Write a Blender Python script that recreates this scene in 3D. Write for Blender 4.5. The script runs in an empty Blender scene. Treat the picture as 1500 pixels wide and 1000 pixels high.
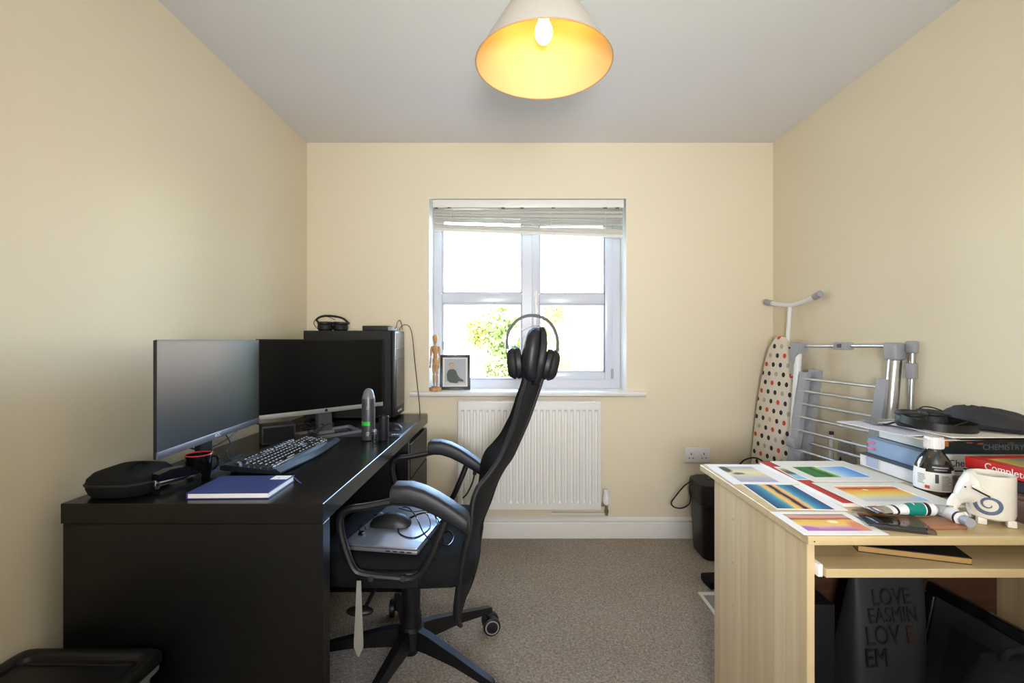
import bpy, bmesh, math, random
from mathutils import Vector, Matrix, Euler
random.seed(7)
SC = bpy.context.scene
COL = SC.collection
R = math.radians

# ------------------------------------------------------------------ camera, sky, lights, exposure
F, CZ = 690.0, 1.134            # focal length in pixels of the 1500 px frame, eye height
cd = bpy.data.cameras.new('camera'); cam = bpy.data.objects.new('camera', cd); COL.objects.link(cam)
cam.location = (0, 0, CZ); cam.rotation_euler = (R(90), 0, 0)
cd.sensor_width = 36; cd.lens = F / 1500 * 36; cd.shift_x = -2 / 1500; cd.shift_y = -2 / 1500; cd.clip_start = .02
SC.camera = cam

W = bpy.data.worlds.new('sky'); SC.world = W; W.use_nodes = True
wn = W.node_tree.nodes; wl = W.node_tree.links; wn.clear()
wo = wn.new('ShaderNodeOutputWorld'); wb = wn.new('ShaderNodeBackground'); ws = wn.new('ShaderNodeTexSky')
ws.sky_type = 'NISHITA'; ws.sun_disc = False; ws.sun_elevation = R(48); ws.sun_rotation = R(200)
ws.dust_density = 1.2; ws.air_density = 1.0; ws.ozone_density = .6
wl.new(ws.outputs[0], wb.inputs[0]); wb.inputs[1].default_value = 6.0; wl.new(wb.outputs[0], wo.inputs[0])

def light(name, kind, loc, rot, energy, color=(1, 1, 1), size=None, size_y=None):
    d = bpy.data.lights.new(name, kind); d.energy = energy; d.color = color
    if kind == 'AREA':
        d.shape = 'RECTANGLE' if size_y else 'DISK'; d.size = size
        if size_y: d.size_y = size_y
    elif kind == 'SUN': d.angle = size or .01
    elif size: d.shadow_soft_size = size
    o = bpy.data.objects.new(name, d); COL.objects.link(o); o.location = loc; o.rotation_euler = rot
    return o
light('sun', 'SUN', (0, 0, 12), (R(42), 0, R(-14)), 17.0, (1, .95, .86), .01)
# the photographer's flash just above the lens (it throws the lamp shade's shadow onto the ceiling)
light('camera_flash', 'AREA', (0.06, -.5, 1.12), (R(99), 0, R(-4)), 13.0, (.93, .945, 1), .34).data.spread = R(92)
# added fill light behind the lens, aimed at the ceiling to brighten the back wall
light('ceiling_fill', 'AREA', (0.3, -.95, 1.3), (R(180), 0, 0), 25.0, (.87, .915, 1), .3)
portal = light('window_portal', 'AREA', (.083, 2.93, 1.4), (R(-90), 0, 0), 1.0, size=1.14, size_y=1.12)
portal.data.cycles.is_portal = True
SC.view_settings.view_transform = 'Standard'; SC.view_settings.look = 'None'
SC.view_settings.exposure = 0.33; SC.view_settings.gamma = 1.0; SC.view_settings.use_curve_mapping = False

# ------------------------------------------------------------------ materials
def srgb(r, g, b):
    f = lambda c: (c / 255 / 12.92) if c / 255 <= .04045 else ((c / 255 + .055) / 1.055) ** 2.4
    return (f(r), f(g), f(b), 1)
MATS = {}
def mat(name, col, rough=.5, metal=0, bump=0, bscale=60, var=0, vscale=12, spec=.5, trans=0, coat=0, ior=None, stretch=None, detail=3, alpha=1, sheen=0):
    """procedural principled material: colour broken up by noise (var) and a fine relief (bump)"""
    if name in MATS: return MATS[name]
    m = bpy.data.materials.new(name); m.use_nodes = True; MATS[name] = m
    nt = m.node_tree; p = nt.nodes['Principled BSDF']
    c = srgb(*col) if max(col) > 1.001 else (*col, 1)
    p.inputs['Base Color'].default_value = c; p.inputs['Roughness'].default_value = rough; p.inputs['Metallic'].default_value = metal
    p.inputs['Specular IOR Level'].default_value = spec; p.inputs['Transmission Weight'].default_value = trans
    p.inputs['Coat Weight'].default_value = coat; p.inputs['Alpha'].default_value = alpha
    if sheen: p.inputs['Sheen Weight'].default_value = sheen
    if ior: p.inputs['IOR'].default_value = ior
    tc = nt.nodes.new('ShaderNodeTexCoord'); mp = nt.nodes.new('ShaderNodeMapping'); nt.links.new(tc.outputs['Object'], mp.inputs[0])
    if stretch: mp.inputs['Scale'].default_value = stretch
    nz = nt.nodes.new('ShaderNodeTexNoise'); nz.inputs['Scale'].default_value = vscale; nz.inputs['Detail'].default_value = detail
    nt.links.new(mp.outputs[0], nz.inputs['Vector'])
    mx = nt.nodes.new('ShaderNodeMix'); mx.data_type = 'RGBA'
    v = var if var else .02
    mx.inputs['A'].default_value = tuple(x * (1 - v) for x in c[:3]) + (1,); mx.inputs['B'].default_value = tuple(min(1, x * (1 + v)) for x in c[:3]) + (1,)
    nt.links.new(nz.outputs['Fac'], mx.inputs['Factor']); nt.links.new(mx.outputs['Result'], p.inputs['Base Color'])
    if bump:
        n2 = nt.nodes.new('ShaderNodeTexNoise'); n2.inputs['Scale'].default_value = bscale; n2.inputs['Detail'].default_value = 2
        nt.links.new(mp.outputs[0], n2.inputs['Vector'])
        b = nt.nodes.new('ShaderNodeBump'); b.inputs['Strength'].default_value = bump; b.inputs['Distance'].default_value = .004
        nt.links.new(n2.outputs['Fac'], b.inputs['Height']); nt.links.new(b.outputs[0], p.inputs['Normal'])
    return m
def nodes_of(m): return m.node_tree.nodes, m.node_tree.links, m.node_tree.nodes['Principled BSDF']
def ramp_node(n, stops, interp='LINEAR'):
    r = n.new('ShaderNodeValToRGB'); e = r.color_ramp.elements; r.color_ramp.interpolation = interp
    while len(e) < len(stops): e.new(.5)
    for i, (p, c) in enumerate(sorted(stops, key=lambda s: s[0])): e[i].position = p; e[i].color = srgb(*c) if len(c) == 3 else c
    return r
def maths(n, l, op, a, b=None):
    k = n.new('ShaderNodeMath'); k.operation = op
    for i, x in enumerate((a, b)):
        if x is None: continue
        if isinstance(x, (int, float)): k.inputs[i].default_value = x
        else: l.new(x, k.inputs[i])
    return k.outputs[0]

m_wall = mat('cream_wall_paint', (231, 219, 192), .75, bump=.06, bscale=180, var=.012, vscale=1.5)
m_ceil = mat('white_ceiling_paint', (226, 224, 224), .8, bump=.05, bscale=140, var=.01, vscale=1.2)
m_gloss = mat('white_gloss_paint', (236, 233, 226), .32, var=.01)
m_upvc = mat('white_upvc', (208, 211, 220), .28, var=.01)
m_rad = mat('radiator_enamel', (232, 230, 224), .3, var=.01)
m_plasw = mat('white_plastic', (232, 230, 228), .35)
m_black = mat('black_plastic', (16, 16, 18), .45, bump=.03, bscale=400)
m_blackg = mat('black_gloss_plastic', (12, 12, 14), .15)
m_blackm = mat('black_matt_plastic', (20, 20, 21), .6, bump=.05, bscale=500)
m_fabric = mat('black_fabric', (19, 19, 21), .85, bump=.35, bscale=900, var=.15, vscale=200, spec=.25)
m_leather = mat('black_leather', (20, 21, 26), .5, bump=.12, bscale=350, var=.08, vscale=60)
m_mesh = mat('black_mesh_fabric', (20, 20, 22), .7, bump=.5, bscale=1200, var=.2, vscale=500, spec=.3)
m_alu = mat('brushed_aluminium', (200, 202, 206), .28, metal=1, var=.03, stretch=(1, 1, 40))
m_silver = mat('silver_plastic', (150, 151, 156), .35, metal=.6)
m_chrome = mat('chrome', (220, 222, 226), .1, metal=1)
m_grey = mat('grey_plastic', (158, 159, 164), .45, var=.03)
m_dgrey = mat('dark_grey_plastic', (62, 63, 66), .45)
m_paper = mat('white_paper', (236, 233, 228), .7, var=.015, vscale=30)
m_mount = mat('ivory_mount_card', (228, 224, 212), .75, var=.01)
m_red = mat('red_cover_card', (186, 44, 34), .5, var=.05)
m_copper = mat('copper_pipe', (176, 160, 140), .3, metal=.8)

def glass_thin(name, tint=(1, 1, 1), refl=.06, alpha_tint=1.0):
    m = bpy.data.materials.new(name); m.use_nodes = True; n = m.node_tree.nodes; l = m.node_tree.links; n.clear()
    o = n.new('ShaderNodeOutputMaterial'); mx = n.new('ShaderNodeMixShader'); t = n.new('ShaderNodeBsdfTransparent'); g = n.new('ShaderNodeBsdfGlossy')
    t.inputs[0].default_value = (*tint, 1); g.inputs['Roughness'].default_value = .03
    lw = n.new('ShaderNodeLayerWeight'); lw.inputs[0].default_value = .35
    a = maths(n, l, 'MULTIPLY', lw.outputs['Fresnel'], .8); b = maths(n, l, 'MAXIMUM', maths(n, l, 'ADD', a, refl), .004)
    l.new(b, mx.inputs[0]); l.new(t.outputs[0], mx.inputs[1]); l.new(g.outputs[0], mx.inputs[2]); l.new(mx.outputs[0], o.inputs[0])
    MATS[name] = m; return m
m_pane = glass_thin('window_glass', (.97, .99, .98), .02)
m_clear = glass_thin('clear_plastic', (.82, .83, .84), .05)
m_film = glass_thin('clear_film', (.95, .95, .95), .03)
m_photoglass = glass_thin('photo_glass', (.97, .98, .98), -.02)
m_haze = mat('hazy_clear_plastic', (196, 196, 192), .35, alpha=.45)
m_bottle = glass_thin('tinted_bottle_glass', (.36, .37, .31), .08)

# carpet: speckled loop pile
m_carpet = mat('beige_carpet', (150, 138, 122), .95, spec=.1)
n, l, p = nodes_of(m_carpet)
tc = n.new('ShaderNodeTexCoord')
v1 = n.new('ShaderNodeTexVoronoi'); v1.inputs['Scale'].default_value = 190; l.new(tc.outputs['Object'], v1.inputs['Vector'])
n1 = n.new('ShaderNodeTexNoise'); n1.inputs['Scale'].default_value = 110; n1.inputs['Detail'].default_value = 5; l.new(tc.outputs['Object'], n1.inputs['Vector'])
n2 = n.new('ShaderNodeTexNoise'); n2.inputs['Scale'].default_value = 2.2; n2.inputs['Detail'].default_value = 3; l.new(tc.outputs['Object'], n2.inputs['Vector'])
r = ramp_node(n, [(.25, (122, 113, 102)), (.5, (170, 159, 146)), (.75, (212, 201, 187))])
s = maths(n, l, 'ADD', maths(n, l, 'MULTIPLY', n1.outputs['Fac'], .62), maths(n, l, 'MULTIPLY', v1.outputs['Color'], .22))
s = maths(n, l, 'ADD', s, maths(n, l, 'MULTIPLY', n2.outputs['Fac'], .16)); l.new(s, r.inputs[0]); l.new(r.outputs[0], p.inputs['Base Color'])
b = n.new('ShaderNodeBump'); b.inputs['Strength'].default_value = .8; b.inputs['Distance'].default_value = .006
l.new(v1.outputs['Distance'], b.inputs['Height']); l.new(b.outputs[0], p.inputs['Normal'])

def wood(name, dark, mid, lightc, rough=.4, axis='Z', scale=1.0, stave=0, bump=.05, contrast=1):
    """grain stretched along an axis; stave > 0 adds strips of slightly different tone across it"""
    m = mat(name, mid, rough); n, l, p = nodes_of(m)
    tc = n.new('ShaderNodeTexCoord'); mp = n.new('ShaderNodeMapping'); l.new(tc.outputs['Object'], mp.inputs[0])
    sc = {'X': (.05, 1, 1), 'Y': (1, .05, 1), 'Z': (1, 1, .05)}[axis]; mp.inputs['Scale'].default_value = tuple(x * scale for x in sc)
    nz = n.new('ShaderNodeTexNoise'); nz.inputs['Scale'].default_value = 55; nz.inputs['Detail'].default_value = 6; l.new(mp.outputs[0], nz.inputs['Vector'])
    val = nz.outputs['Fac']
    if stave:
        sp = n.new('ShaderNodeSeparateXYZ'); l.new(tc.outputs['Object'], sp.inputs[0])
        src = {'X': 'Y', 'Y': 'X', 'Z': 'Y'}[axis]
        fl = maths(n, l, 'FLOOR', maths(n, l, 'DIVIDE', sp.outputs[src], stave))
        wn_ = n.new('ShaderNodeTexWhiteNoise'); wn_.noise_dimensions = '1D'; l.new(fl, wn_.inputs['W'])
        val = maths(n, l, 'ADD', maths(n, l, 'MULTIPLY', val, .62), maths(n, l, 'MULTIPLY', wn_.outputs['Value'], .38))
    rp = ramp_node(n, [(.28, dark), (.5, mid), (.74, lightc)]); l.new(val, rp.inputs[0]); l.new(rp.outputs[0], p.inputs['Base Color'])
    b = n.new('ShaderNodeBump'); b.inputs['Strength'].default_value = bump; b.inputs['Distance'].default_value = .002
    l.new(nz.outputs['Fac'], b.inputs['Height']); l.new(b.outputs[0], p.inputs['Normal'])
    return m
m_desk = wood('black_brown_veneer', (10, 9, 9), (14, 13, 12), (22, 20, 19), .27, 'Y', 1.2, bump=.12)
m_deskv = wood('black_brown_veneer_upright', (9, 8, 8), (12, 11, 11), (18, 17, 16), .4, 'X', 1.2, bump=.1)
for m_ in (m_desk, m_deskv): m_.node_tree.nodes['Principled BSDF'].inputs['Specular IOR Level'].default_value = .42
m_pine = wood('pale_maple_laminate_top', (190, 166, 120), (202, 180, 134), (212, 192, 148), .38, 'X', .6, bump=.02)
m_pinev = wood('pale_maple_laminate_upright', (200, 174, 132), (214, 190, 148), (226, 206, 168), .42, 'Z', .7, stave=.042, bump=.02)
m_mann = wood('limewood', (178, 132, 84), (198, 152, 102), (212, 170, 122), .45, 'Z', 1)
m_ply = wood('brown_wood_panel', (138, 92, 66), (160, 112, 82), (176, 130, 98), .5, 'X', 1)
m_walnut = wood('dark_brown_wood', (70, 44, 30), (88, 58, 42), (104, 72, 54), .45, 'X', 1)

# ------------------------------------------------------------------ mesh helpers
def cr(pts, n=8, closed=False):
    """Catmull-Rom through pts"""
    P = [Vector(p) for p in pts]; out = []; k = len(P); rng = k if closed else k - 1
    for i in range(rng):
        if closed: a, b, c, d = P[(i - 1) % k], P[i], P[(i + 1) % k], P[(i + 2) % k]
        else: a, b, c, d = P[max(i - 1, 0)], P[i], P[i + 1], P[min(i + 2, k - 1)]
        for j in range(n):
            t = j / n
            out.append(.5 * ((2 * b) + (c - a) * t + (2 * a - 5 * b + 4 * c - d) * t * t + (3 * b - a - 3 * c + d) * t ** 3))
    if not closed: out.append(P[-1])
    return out
class MB:
    """collects shapes into one bmesh; build() links them as ONE mesh object"""
    def __init__(s): s.bm = bmesh.new(); s.M = Matrix()
    def _new(s, bm2):
        bm2.transform(s.M); me = bpy.data.meshes.new('t'); bm2.to_mesh(me); bm2.free(); s.bm.from_mesh(me); bpy.data.meshes.remove(me); return s
    def box(s, c, d, bev=0, seg=2, rot=None):
        b = bmesh.new(); bmesh.ops.create_cube(b, size=1)
        bmesh.ops.scale(b, vec=d, verts=b.verts)
        if bev: bmesh.ops.bevel(b, geom=list(b.edges), offset=min(bev, .49 * min(d)), segments=seg, profile=.5, affect='EDGES', clamp_overlap=True)
        b.transform(Matrix.Translation(c) @ (Euler(rot).to_matrix().to_4x4() if rot else Matrix())); return s._new(b)
    def bx(s, x0, x1, y0, y1, z0, z1, bev=0, seg=2): return s.box(((x0 + x1) / 2, (y0 + y1) / 2, (z0 + z1) / 2), (abs(x1 - x0), abs(y1 - y0), abs(z1 - z0)), bev, seg)
    def cyl(s, a, b_, r0, r1=None, seg=20, caps=True):
        a, b_ = Vector(a), Vector(b_); d = b_ - a; b = bmesh.new()
        bmesh.ops.create_cone(b, cap_ends=caps, segments=seg, radius1=r0, radius2=r0 if r1 is None else r1, depth=d.length)
        b.transform(Matrix.Translation((a + b_) / 2) @ d.to_track_quat('Z', 'Y').to_matrix().to_4x4()); return s._new(b)
    def ell(s, c, d, seg=16, rings=10, rot=None):
        b = bmesh.new(); bmesh.ops.create_uvsphere(b, u_segments=seg, v_segments=rings, radius=1)
        b.transform(Matrix.Translation(c) @ (Euler(rot).to_matrix().to_4x4() if rot else Matrix()) @ Matrix.Diagonal((*d, 1))); return s._new(b)
    def lathe(s, prof, c=(0, 0, 0), seg=28, sx=1, sy=1, a0=0, a1=2 * math.pi):
        b = bmesh.new(); full = abs(a1 - a0 - 2 * math.pi) < 1e-6; k = seg if full else seg + 1; rows = []
        for (r, z) in prof:
            if r < 1e-6 and full: rows.append([b.verts.new((c[0], c[1], c[2] + z))] * k)
            else: rows.append([b.verts.new((c[0] + r * sx * math.cos(a0 + (a1 - a0) * i / seg), c[1] + r * sy * math.sin(a0 + (a1 - a0) * i / seg), c[2] + z)) for i in range(k)])
        for A, B in zip(rows, rows[1:]):
            for i in range(seg):
                j = (i + 1) % k
                q = []
                for v in (A[i], A[j], B[j], B[i]):
                    if v not in q: q.append(v)
                if len(q) > 2:
                    try: b.faces.new(q)
                    except ValueError: pass
        bmesh.ops.recalc_face_normals(b, faces=b.faces); return s._new(b)
    def loft(s, rings, cap=True, closed=False):
        b = bmesh.new(); V = [[b.verts.new(p) for p in r] for r in rings]; k = len(V[0])
        pairs = list(zip(V, V[1:])) + ([(V[-1], V[0])] if closed else [])
        for A, B in pairs:
            for i in range(k): b.faces.new((A[i], A[(i + 1) % k], B[(i + 1) % k], B[i]))
        if cap and not closed: b.faces.new(V[0][::-1]); b.faces.new(V[-1])
        bmesh.ops.recalc_face_normals(b, faces=b.faces); return s._new(b)
    def tube(s, pts, r, seg=8, closed=False, flat=1.0):
        P = [Vector(p) for p in pts]; k = len(P); rings = []; up = None
        for i in range(k):
            a = P[(i - 1) % k] if (closed or i) else P[0]; c = P[(i + 1) % k] if (closed or i < k - 1) else P[-1]
            t = (c - a).normalized()
            if up is None: up = t.orthogonal().normalized()
            up = (up - t * up.dot(t)); up = up.normalized() if up.length > 1e-6 else t.orthogonal().normalized()
            sd = t.cross(up); rr = r[i] if isinstance(r, (list, tuple)) else r
            rings.append([P[i] + up * math.cos(2 * math.pi * j / seg) * rr + sd * math.sin(2 * math.pi * j / seg) * rr * flat for j in range(seg)])
        return s.loft(rings, closed=closed)
    def prism(s, poly, z0, z1):
        return s.loft([[(x, y, z0) for x, y in poly], [(x, y, z1) for x, y in poly]])
    def grid(s, rows, thick=0):
        """open surface through rows of points; thick > 0 gives it a back"""
        b = bmesh.new(); V = [[b.verts.new(p) for p in r] for r in rows]
        for A, B in zip(V, V[1:]):
            for i in range(len(A) - 1): b.faces.new((A[i], A[i + 1], B[i + 1], B[i]))
        bmesh.ops.recalc_face_normals(b, faces=b.faces)
        if thick: bmesh.ops.solidify(b, geom=list(b.faces), thickness=thick)
        return s._new(b)
    def mesh(s, name, m, smooth=35):
        me = bpy.data.meshes.new(name); bmesh.ops.remove_doubles(s.bm, verts=s.bm.verts, dist=1e-6); s.bm.to_mesh(me); s.bm.free()
        if smooth:
            me.polygons.foreach_set('use_smooth', [True] * len(me.polygons)); me.set_sharp_from_angle(angle=R(smooth))
        if m: me.materials.append(m)
        return me
    def build(s, name, m, parent=None, smooth=35):
        o = bpy.data.objects.new(name, s.mesh(name, m, smooth)); COL.objects.link(o)
        if parent: o.parent = parent
        return o
def tag(o, label=None, cat=None, group=None, kind=None):
    for k, v in (('label', label), ('category', cat), ('group', group), ('kind', kind)):
        if v: o[k] = v
    return o
def thing(name, label, cat, loc=(0, 0, 0), rz=0, group=None, rot=None):
    o = bpy.data.objects.new(name, None); o.empty_display_size = .05; COL.objects.link(o); o.location = loc; o.rotation_euler = rot or (0, 0, R(rz))
    return tag(o, label, cat, group)
def put(o, loc=None, rz=0, rot=None):
    if loc: o.location = loc
    o.rotation_euler = rot or (0, 0, R(rz)); return o
def inst(name, me, parent, loc=(0, 0, 0), rot=(0, 0, 0), scale=None):
    o = bpy.data.objects.new(name, me); COL.objects.link(o); o.parent = parent; o.location = loc; o.rotation_euler = rot
    if scale: o.scale = scale
    return o
def lettering(text, size, m, parent, loc, rot, depth=.0004, align='LEFT', name='lettering', sx=1, bold=0):
    c = bpy.data.curves.new('t', 'FONT'); c.body = text; c.size = size; c.extrude = depth; c.align_x = align; c.offset = bold
    t = bpy.data.objects.new('t', c); COL.objects.link(t); dg = bpy.context.evaluated_depsgraph_get(); dg.update()
    me = bpy.data.meshes.new_from_object(t.evaluated_get(dg)); bpy.data.objects.remove(t); me.materials.clear(); me.materials.append(m); me.name = name
    o = inst(name, me, parent, loc, rot, (sx, 1, 1)); return o
def at(px, py, d):
    """photo pixel at a known distance from the back-to-front axis -> room coordinates"""
    return Vector(((px - 752) * d / F, d, CZ - (py - 498) * d / F))
def struct(o, label): return tag(o, label, None, None, 'structure')

# ------------------------------------------------------------------ the room
XL, XR, YB, YF, ZC = -1.188, 1.494, 2.71, -1.35, 2.269
WX0, WX1, WZ0, WZ1 = -.487, .652, .838, 1.951          # window opening
struct(MB().bx(XL - .1, XR + .1, YF - .1, YB + .02, -.12, 0).build('floor', m_carpet), 'beige speckled loop-pile carpet over the whole floor')
struct(MB().bx(XL - .12, XR + .12, YF - .12, YB + .26, ZC, ZC + .2).build('ceiling', m_ceil), 'plain white painted ceiling above the lamp')
struct(MB().bx(XL - .12, XL, YF, YB, 0, ZC).build('wall_left', m_wall), 'cream painted wall behind the black desk')
struct(MB().bx(XR, XR + .12, YF, YB, 0, ZC).build('wall_right', m_wall), 'cream painted wall that the airer and ironing board lean on')
struct(MB().bx(XL - .12, XR + .12, YF - .12, YF, 0, ZC).build('wall_rear', m_wall), 'cream painted wall facing the window')
w = MB(); w.bx(XL - .12, WX0, YB, YB + .25, 0, ZC); w.bx(WX1, XR + .12, YB, YB + .25, 0, ZC); w.bx(WX0, WX1, YB, YB + .25, 0, WZ0 - .03); w.bx(WX0, WX1, YB, YB + .25, WZ1, ZC)
struct(w.build('wall_back', m_wall, smooth=0), 'cream painted wall with the window and radiator')
# white lining of the window recess
w = MB(); t = .003
w.bx(WX0, WX0 + t, YB + .002, YB + .15, WZ0, WZ1); w.bx(WX1 - t, WX1, YB + .002, YB + .15, WZ0, WZ1); w.bx(WX0 + t, WX1 - t, YB + .002, YB + .15, WZ1 - t, WZ1)
struct(w.build('trim_1', m_gloss, smooth=0), 'white painted lining of the window recess')

def skirting(name, a, b_, nrm, label):
    """moulded skirting board from a to b along the foot of a wall"""
    prof = [(0, 0), (.016, 0), (.016, .082), (.0145, .086), (.0105, .088), (.0105, .093), (.014, .097), (.0135, .103), (.008, .112), (.004, .116), (0, .118)]
    a, b_, nrm = Vector(a), Vector(b_), Vector(nrm); m = MB()
    m.loft([[p + nrm * x + Vector((0, 0, z)) for x, z in prof] for p in (a, b_)])
    struct(m.build(name, m_gloss, smooth=25), label)
skirting('baseboard_back', (XL, YB, 0), (XR, YB, 0), (0, -1, 0), 'white moulded skirting board under the radiator wall')
skirting('baseboard_left', (XL, YF, 0), (XL, YB - .016, 0), (1, 0, 0), 'white moulded skirting board behind the black desk')
skirting('baseboard_right', (XR, YB - .016, 0), (XR, YF, 0), (-1, 0, 0), 'white moulded skirting board behind the maple desk')

# window: frame, fixed light, opening casement, panes
YW = 2.865
win = thing('window_1', 'white plastic casement window of four panes in the back wall', None, (0, YW, 0)); win['kind'] = 'structure'
f = MB()
GL = (-.435, .054); GR = (.157, .555)
f.bx(WX0 + t, GL[0], 0, .07, WZ0, WZ1 - t); f.bx(.601, WX1 - t, 0, .07, WZ0, WZ1 - t)
f.bx(GL[0], .601, 0, .07, WZ0, .893); f.bx(GL[0], .601, 0, .07, 1.885, WZ1 - t); f.bx(.054, .112, 0, .07, .893, 1.885)
f.build('window_frame', m_upvc, win, 0)
f = MB(); f.bx(GL[0], GL[1], .006, .06, 1.360, 1.418, .004); f.build('transom', m_upvc, win)
# chamfered beads round the fixed panes
for (z0, z1) in ((.893, 1.36), (1.418, 1.885)):
    f = MB(); q = .012
    for x0, x1, a0, a1 in ((GL[0], GL[0] + q, z0, z1), (GL[1] - q, GL[1], z0, z1), (GL[0], GL[1], z0, z0 + q), (GL[0], GL[1], z1 - q, z1)):
        f.bx(x0, x1, .012, .03, a0, a1, .004)
    f.build('glazing_bead', m_upvc, win)
    MB().bx(GL[0], GL[1], .03, .036, z0, z1).build('pane', m_pane, win, 0)
cs = MB(); c0, c1, z0, z1 = .112, .601, .893, 1.885
cs.bx(c0, GR[0], -.012, .05, z0, z1, .004); cs.bx(GR[1], c1, -.012, .05, z0, z1, .004); cs.bx(GR[0], GR[1], -.012, .05, z0, .939, .004); cs.bx(GR[0], GR[1], -.012, .05, 1.84, z1, .004); cs.bx(GR[0], GR[1], -.004, .045, 1.354, 1.414, .004)
cs = cs.build('casement', m_upvc, win)
for (z0, z1) in ((.939, 1.354), (1.414, 1.84)):
    f = MB(); q = .010
    for x0, x1, a0, a1 in ((GR[0], GR[0] + q, z0, z1), (GR[1] - q, GR[1], z0, z1), (GR[0], GR[1], z0, z0 + q), (GR[0], GR[1], z1 - q, z1)):
        f.bx(x0, x1, .0, .02, a0, a1, .004)
    f.build('glazing_bead', m_upvc, cs)
    MB().bx(GR[0], GR[1], .02, .026, z0, z1).build('pane', m_pane, cs, 0)
h = MB(); h.bx(.122, .146, -.022, -.012, 1.36, 1.43, .004); h.cyl((.134, -.02, 1.393), (.134, -.044, 1.393), .009); h.bx(.125, .143, -.052, -.038, 1.29, 1.40, .006); h.build('handle', m_gloss, cs)
for z in (.93, 1.80): MB().bx(.592, .606, -.02, -.012, z - .03, z + .03, .003).build('hinge', m_grey, cs)
f = MB(); f.bx(GL[0] + .004, GL[0] + .014, .0, .008, 1.075, 1.125, .003); f.build('catch', m_grey, win)

f = MB(); zt = WZ0 + .005
prof = [(YW - .001, zt), (2.672, zt), (2.663, zt - .004), (2.659, zt - .014), (2.663, zt - .025), (2.672, zt - .029), (YB - .001, zt - .029)]
f.loft([[(x, y, z) for y, z in [(YB - .001, zt)] + prof[1:]] for x in (-.585, .752)]); f.bx(WX0 + .001, WX1 - .001, YB - .002, YW, zt - .02, zt)
struct(f.build('trim_2', m_gloss, smooth=30), 'white window sill board with a rounded nose below the window')

# venetian blind, drawn up and sagging towards the chair side
bl = thing('venetian_blind', 'white venetian blind drawn up unevenly at the top of the window', 'blind', (0, 2.735, 0))
f = MB(); f.bx(-.466, .637, -.020, .03, 1.898, 1.944, .003); f.build('headrail', m_gloss, bl)
m_slat = mat('blind_slat_enamel', (222, 219, 210), .45)
X0, X1 = -.463, .634; L = X1 - X0
NS = 22
for i in range(NS):
    u = i / (NS - 1)
    zl, zr = 1.893 - .112 * u, 1.893 - .152 * u
    jit = random.uniform(-.002, .002); tl = R(random.choice([14, 22, 34, 44, 50])) if i not in (14, 15, 16) else R(4)
    gap = (.004 if i > 15 else -.004) if i > 12 else 0
    me = MB(); rows = []
    sag = [0, -.001, .0015, -.0005, .001, 0]
    for k in range(6):
        a = k / 5; x = X0 + L * a; z = zl + (zr - zl) * a + jit + random.uniform(-.0012, .0012) + (gap if i in (14, 15) and 0 < k < 5 else 0) - (.004 if i in (16, 17) and 0 < k < 4 else 0)
        rows.append([(x, y * math.cos(tl) , z + y * math.sin(tl) + .0016 * math.cos(y / .0125 * 1.4)) for y in (-.0125, -.006, 0, .006, .0125)])
    me.grid(rows, .0006); me.build('slat', m_slat, bl)
f = MB(); f.loft([[(X0, -.014, 1.783), (X0, .014, 1.783), (X0, .014, 1.768), (X0, -.014, 1.768)], [(X1, -.014, 1.742), (X1, .014, 1.742), (X1, .014, 1.727), (X1, -.014, 1.727)]]); f.build('bottom_rail', m_slat, bl)
for x in (-.36, -.07, .22, .53):
    u = (x - X0) / L; zb = 1.768 - .041 * u
    for y in (-.0155, .0155):
        MB().bx(x - .0012, x + .0012, y - .0006, y + .0006, zb, 1.898).build('ladder_cord', m_slat, bl, 0)
for x in (-.445, -.37, -.06, .05, .23, .53, .60): MB().bx(x - .01, x + .01, -.021, -.019, 1.893, 1.899).build('bracket_clip', m_dgrey, bl, 0)

# radiator
RX0, RX1, RZ0, RZ1, RY = -.311, .490, .19, .792, 2.615
ra = thing('radiator', 'white ribbed panel radiator under the window sill', 'radiator', (0, 0, 0))
f = MB(); NR = 23; x0, x1 = RX0 + .012, RX1 - .012; pitch = (x1 - x0) / NR
rows = []
zs = [(RZ0 + .004, 0), (RZ0 + .036, 0), (RZ0 + .05, 1), (RZ1 - .058, 1), (RZ1 - .044, 0), (RZ1 - .004, 0)]
for z, k in zs:
    row = [(RX0, RY + .012, z), (RX0 + .003, RY + .002, z)]
    for i in range(NR):
        a = x0 + i * pitch
        for u, dy in ((.0, 0), (.22, 0), (.34, .009), (.66, .009), (.78, 0)): row.append((a + u * pitch, RY + dy * k, z))
    row += [(x1, RY, z), (RX1 - .003, RY + .002, z), (RX1, RY + .012, z)]; rows.append(row)
rows = [[(x, RY + .012, RZ0) for x, y, z in rows[0]]] + rows + [[(x, RY + .012, RZ1) for x, y, z in rows[-1]]]
f.grid(rows); f.bx(RX0 + .001, RX1 - .001, RY + .0125, RY + .016, RZ0, RZ1); f.build('front_panel', m_rad, ra, 20)
f = MB(); f.bx(RX0, RX0 + .004, RY + .012, RY + .062, RZ0 + .01, RZ1 - .004, .001); f.build('side_cover', m_rad, ra)
f = MB(); f.bx(RX1 - .004, RX1, RY + .012, RY + .062, RZ0 + .01, RZ1 - .004, .001); f.build('side_cover', m_rad, ra)
f = MB(); f.bx(RX0 + .004, RX1 - .004, RY + .055, RY + .062, RZ0 + .005, RZ1 - .012); f.build('rear_panel', m_rad, ra, 0)
f = MB(); n_ = 62; a0, a1 = RX0 + .02, RX1 - .02
for i in range(n_):
    x = a0 + (a1 - a0) * i / (n_ - 1); f.bx(x - .0035, x + .0035, RY + .017, RY + .052, RZ1 - .004, RZ1)
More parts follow.
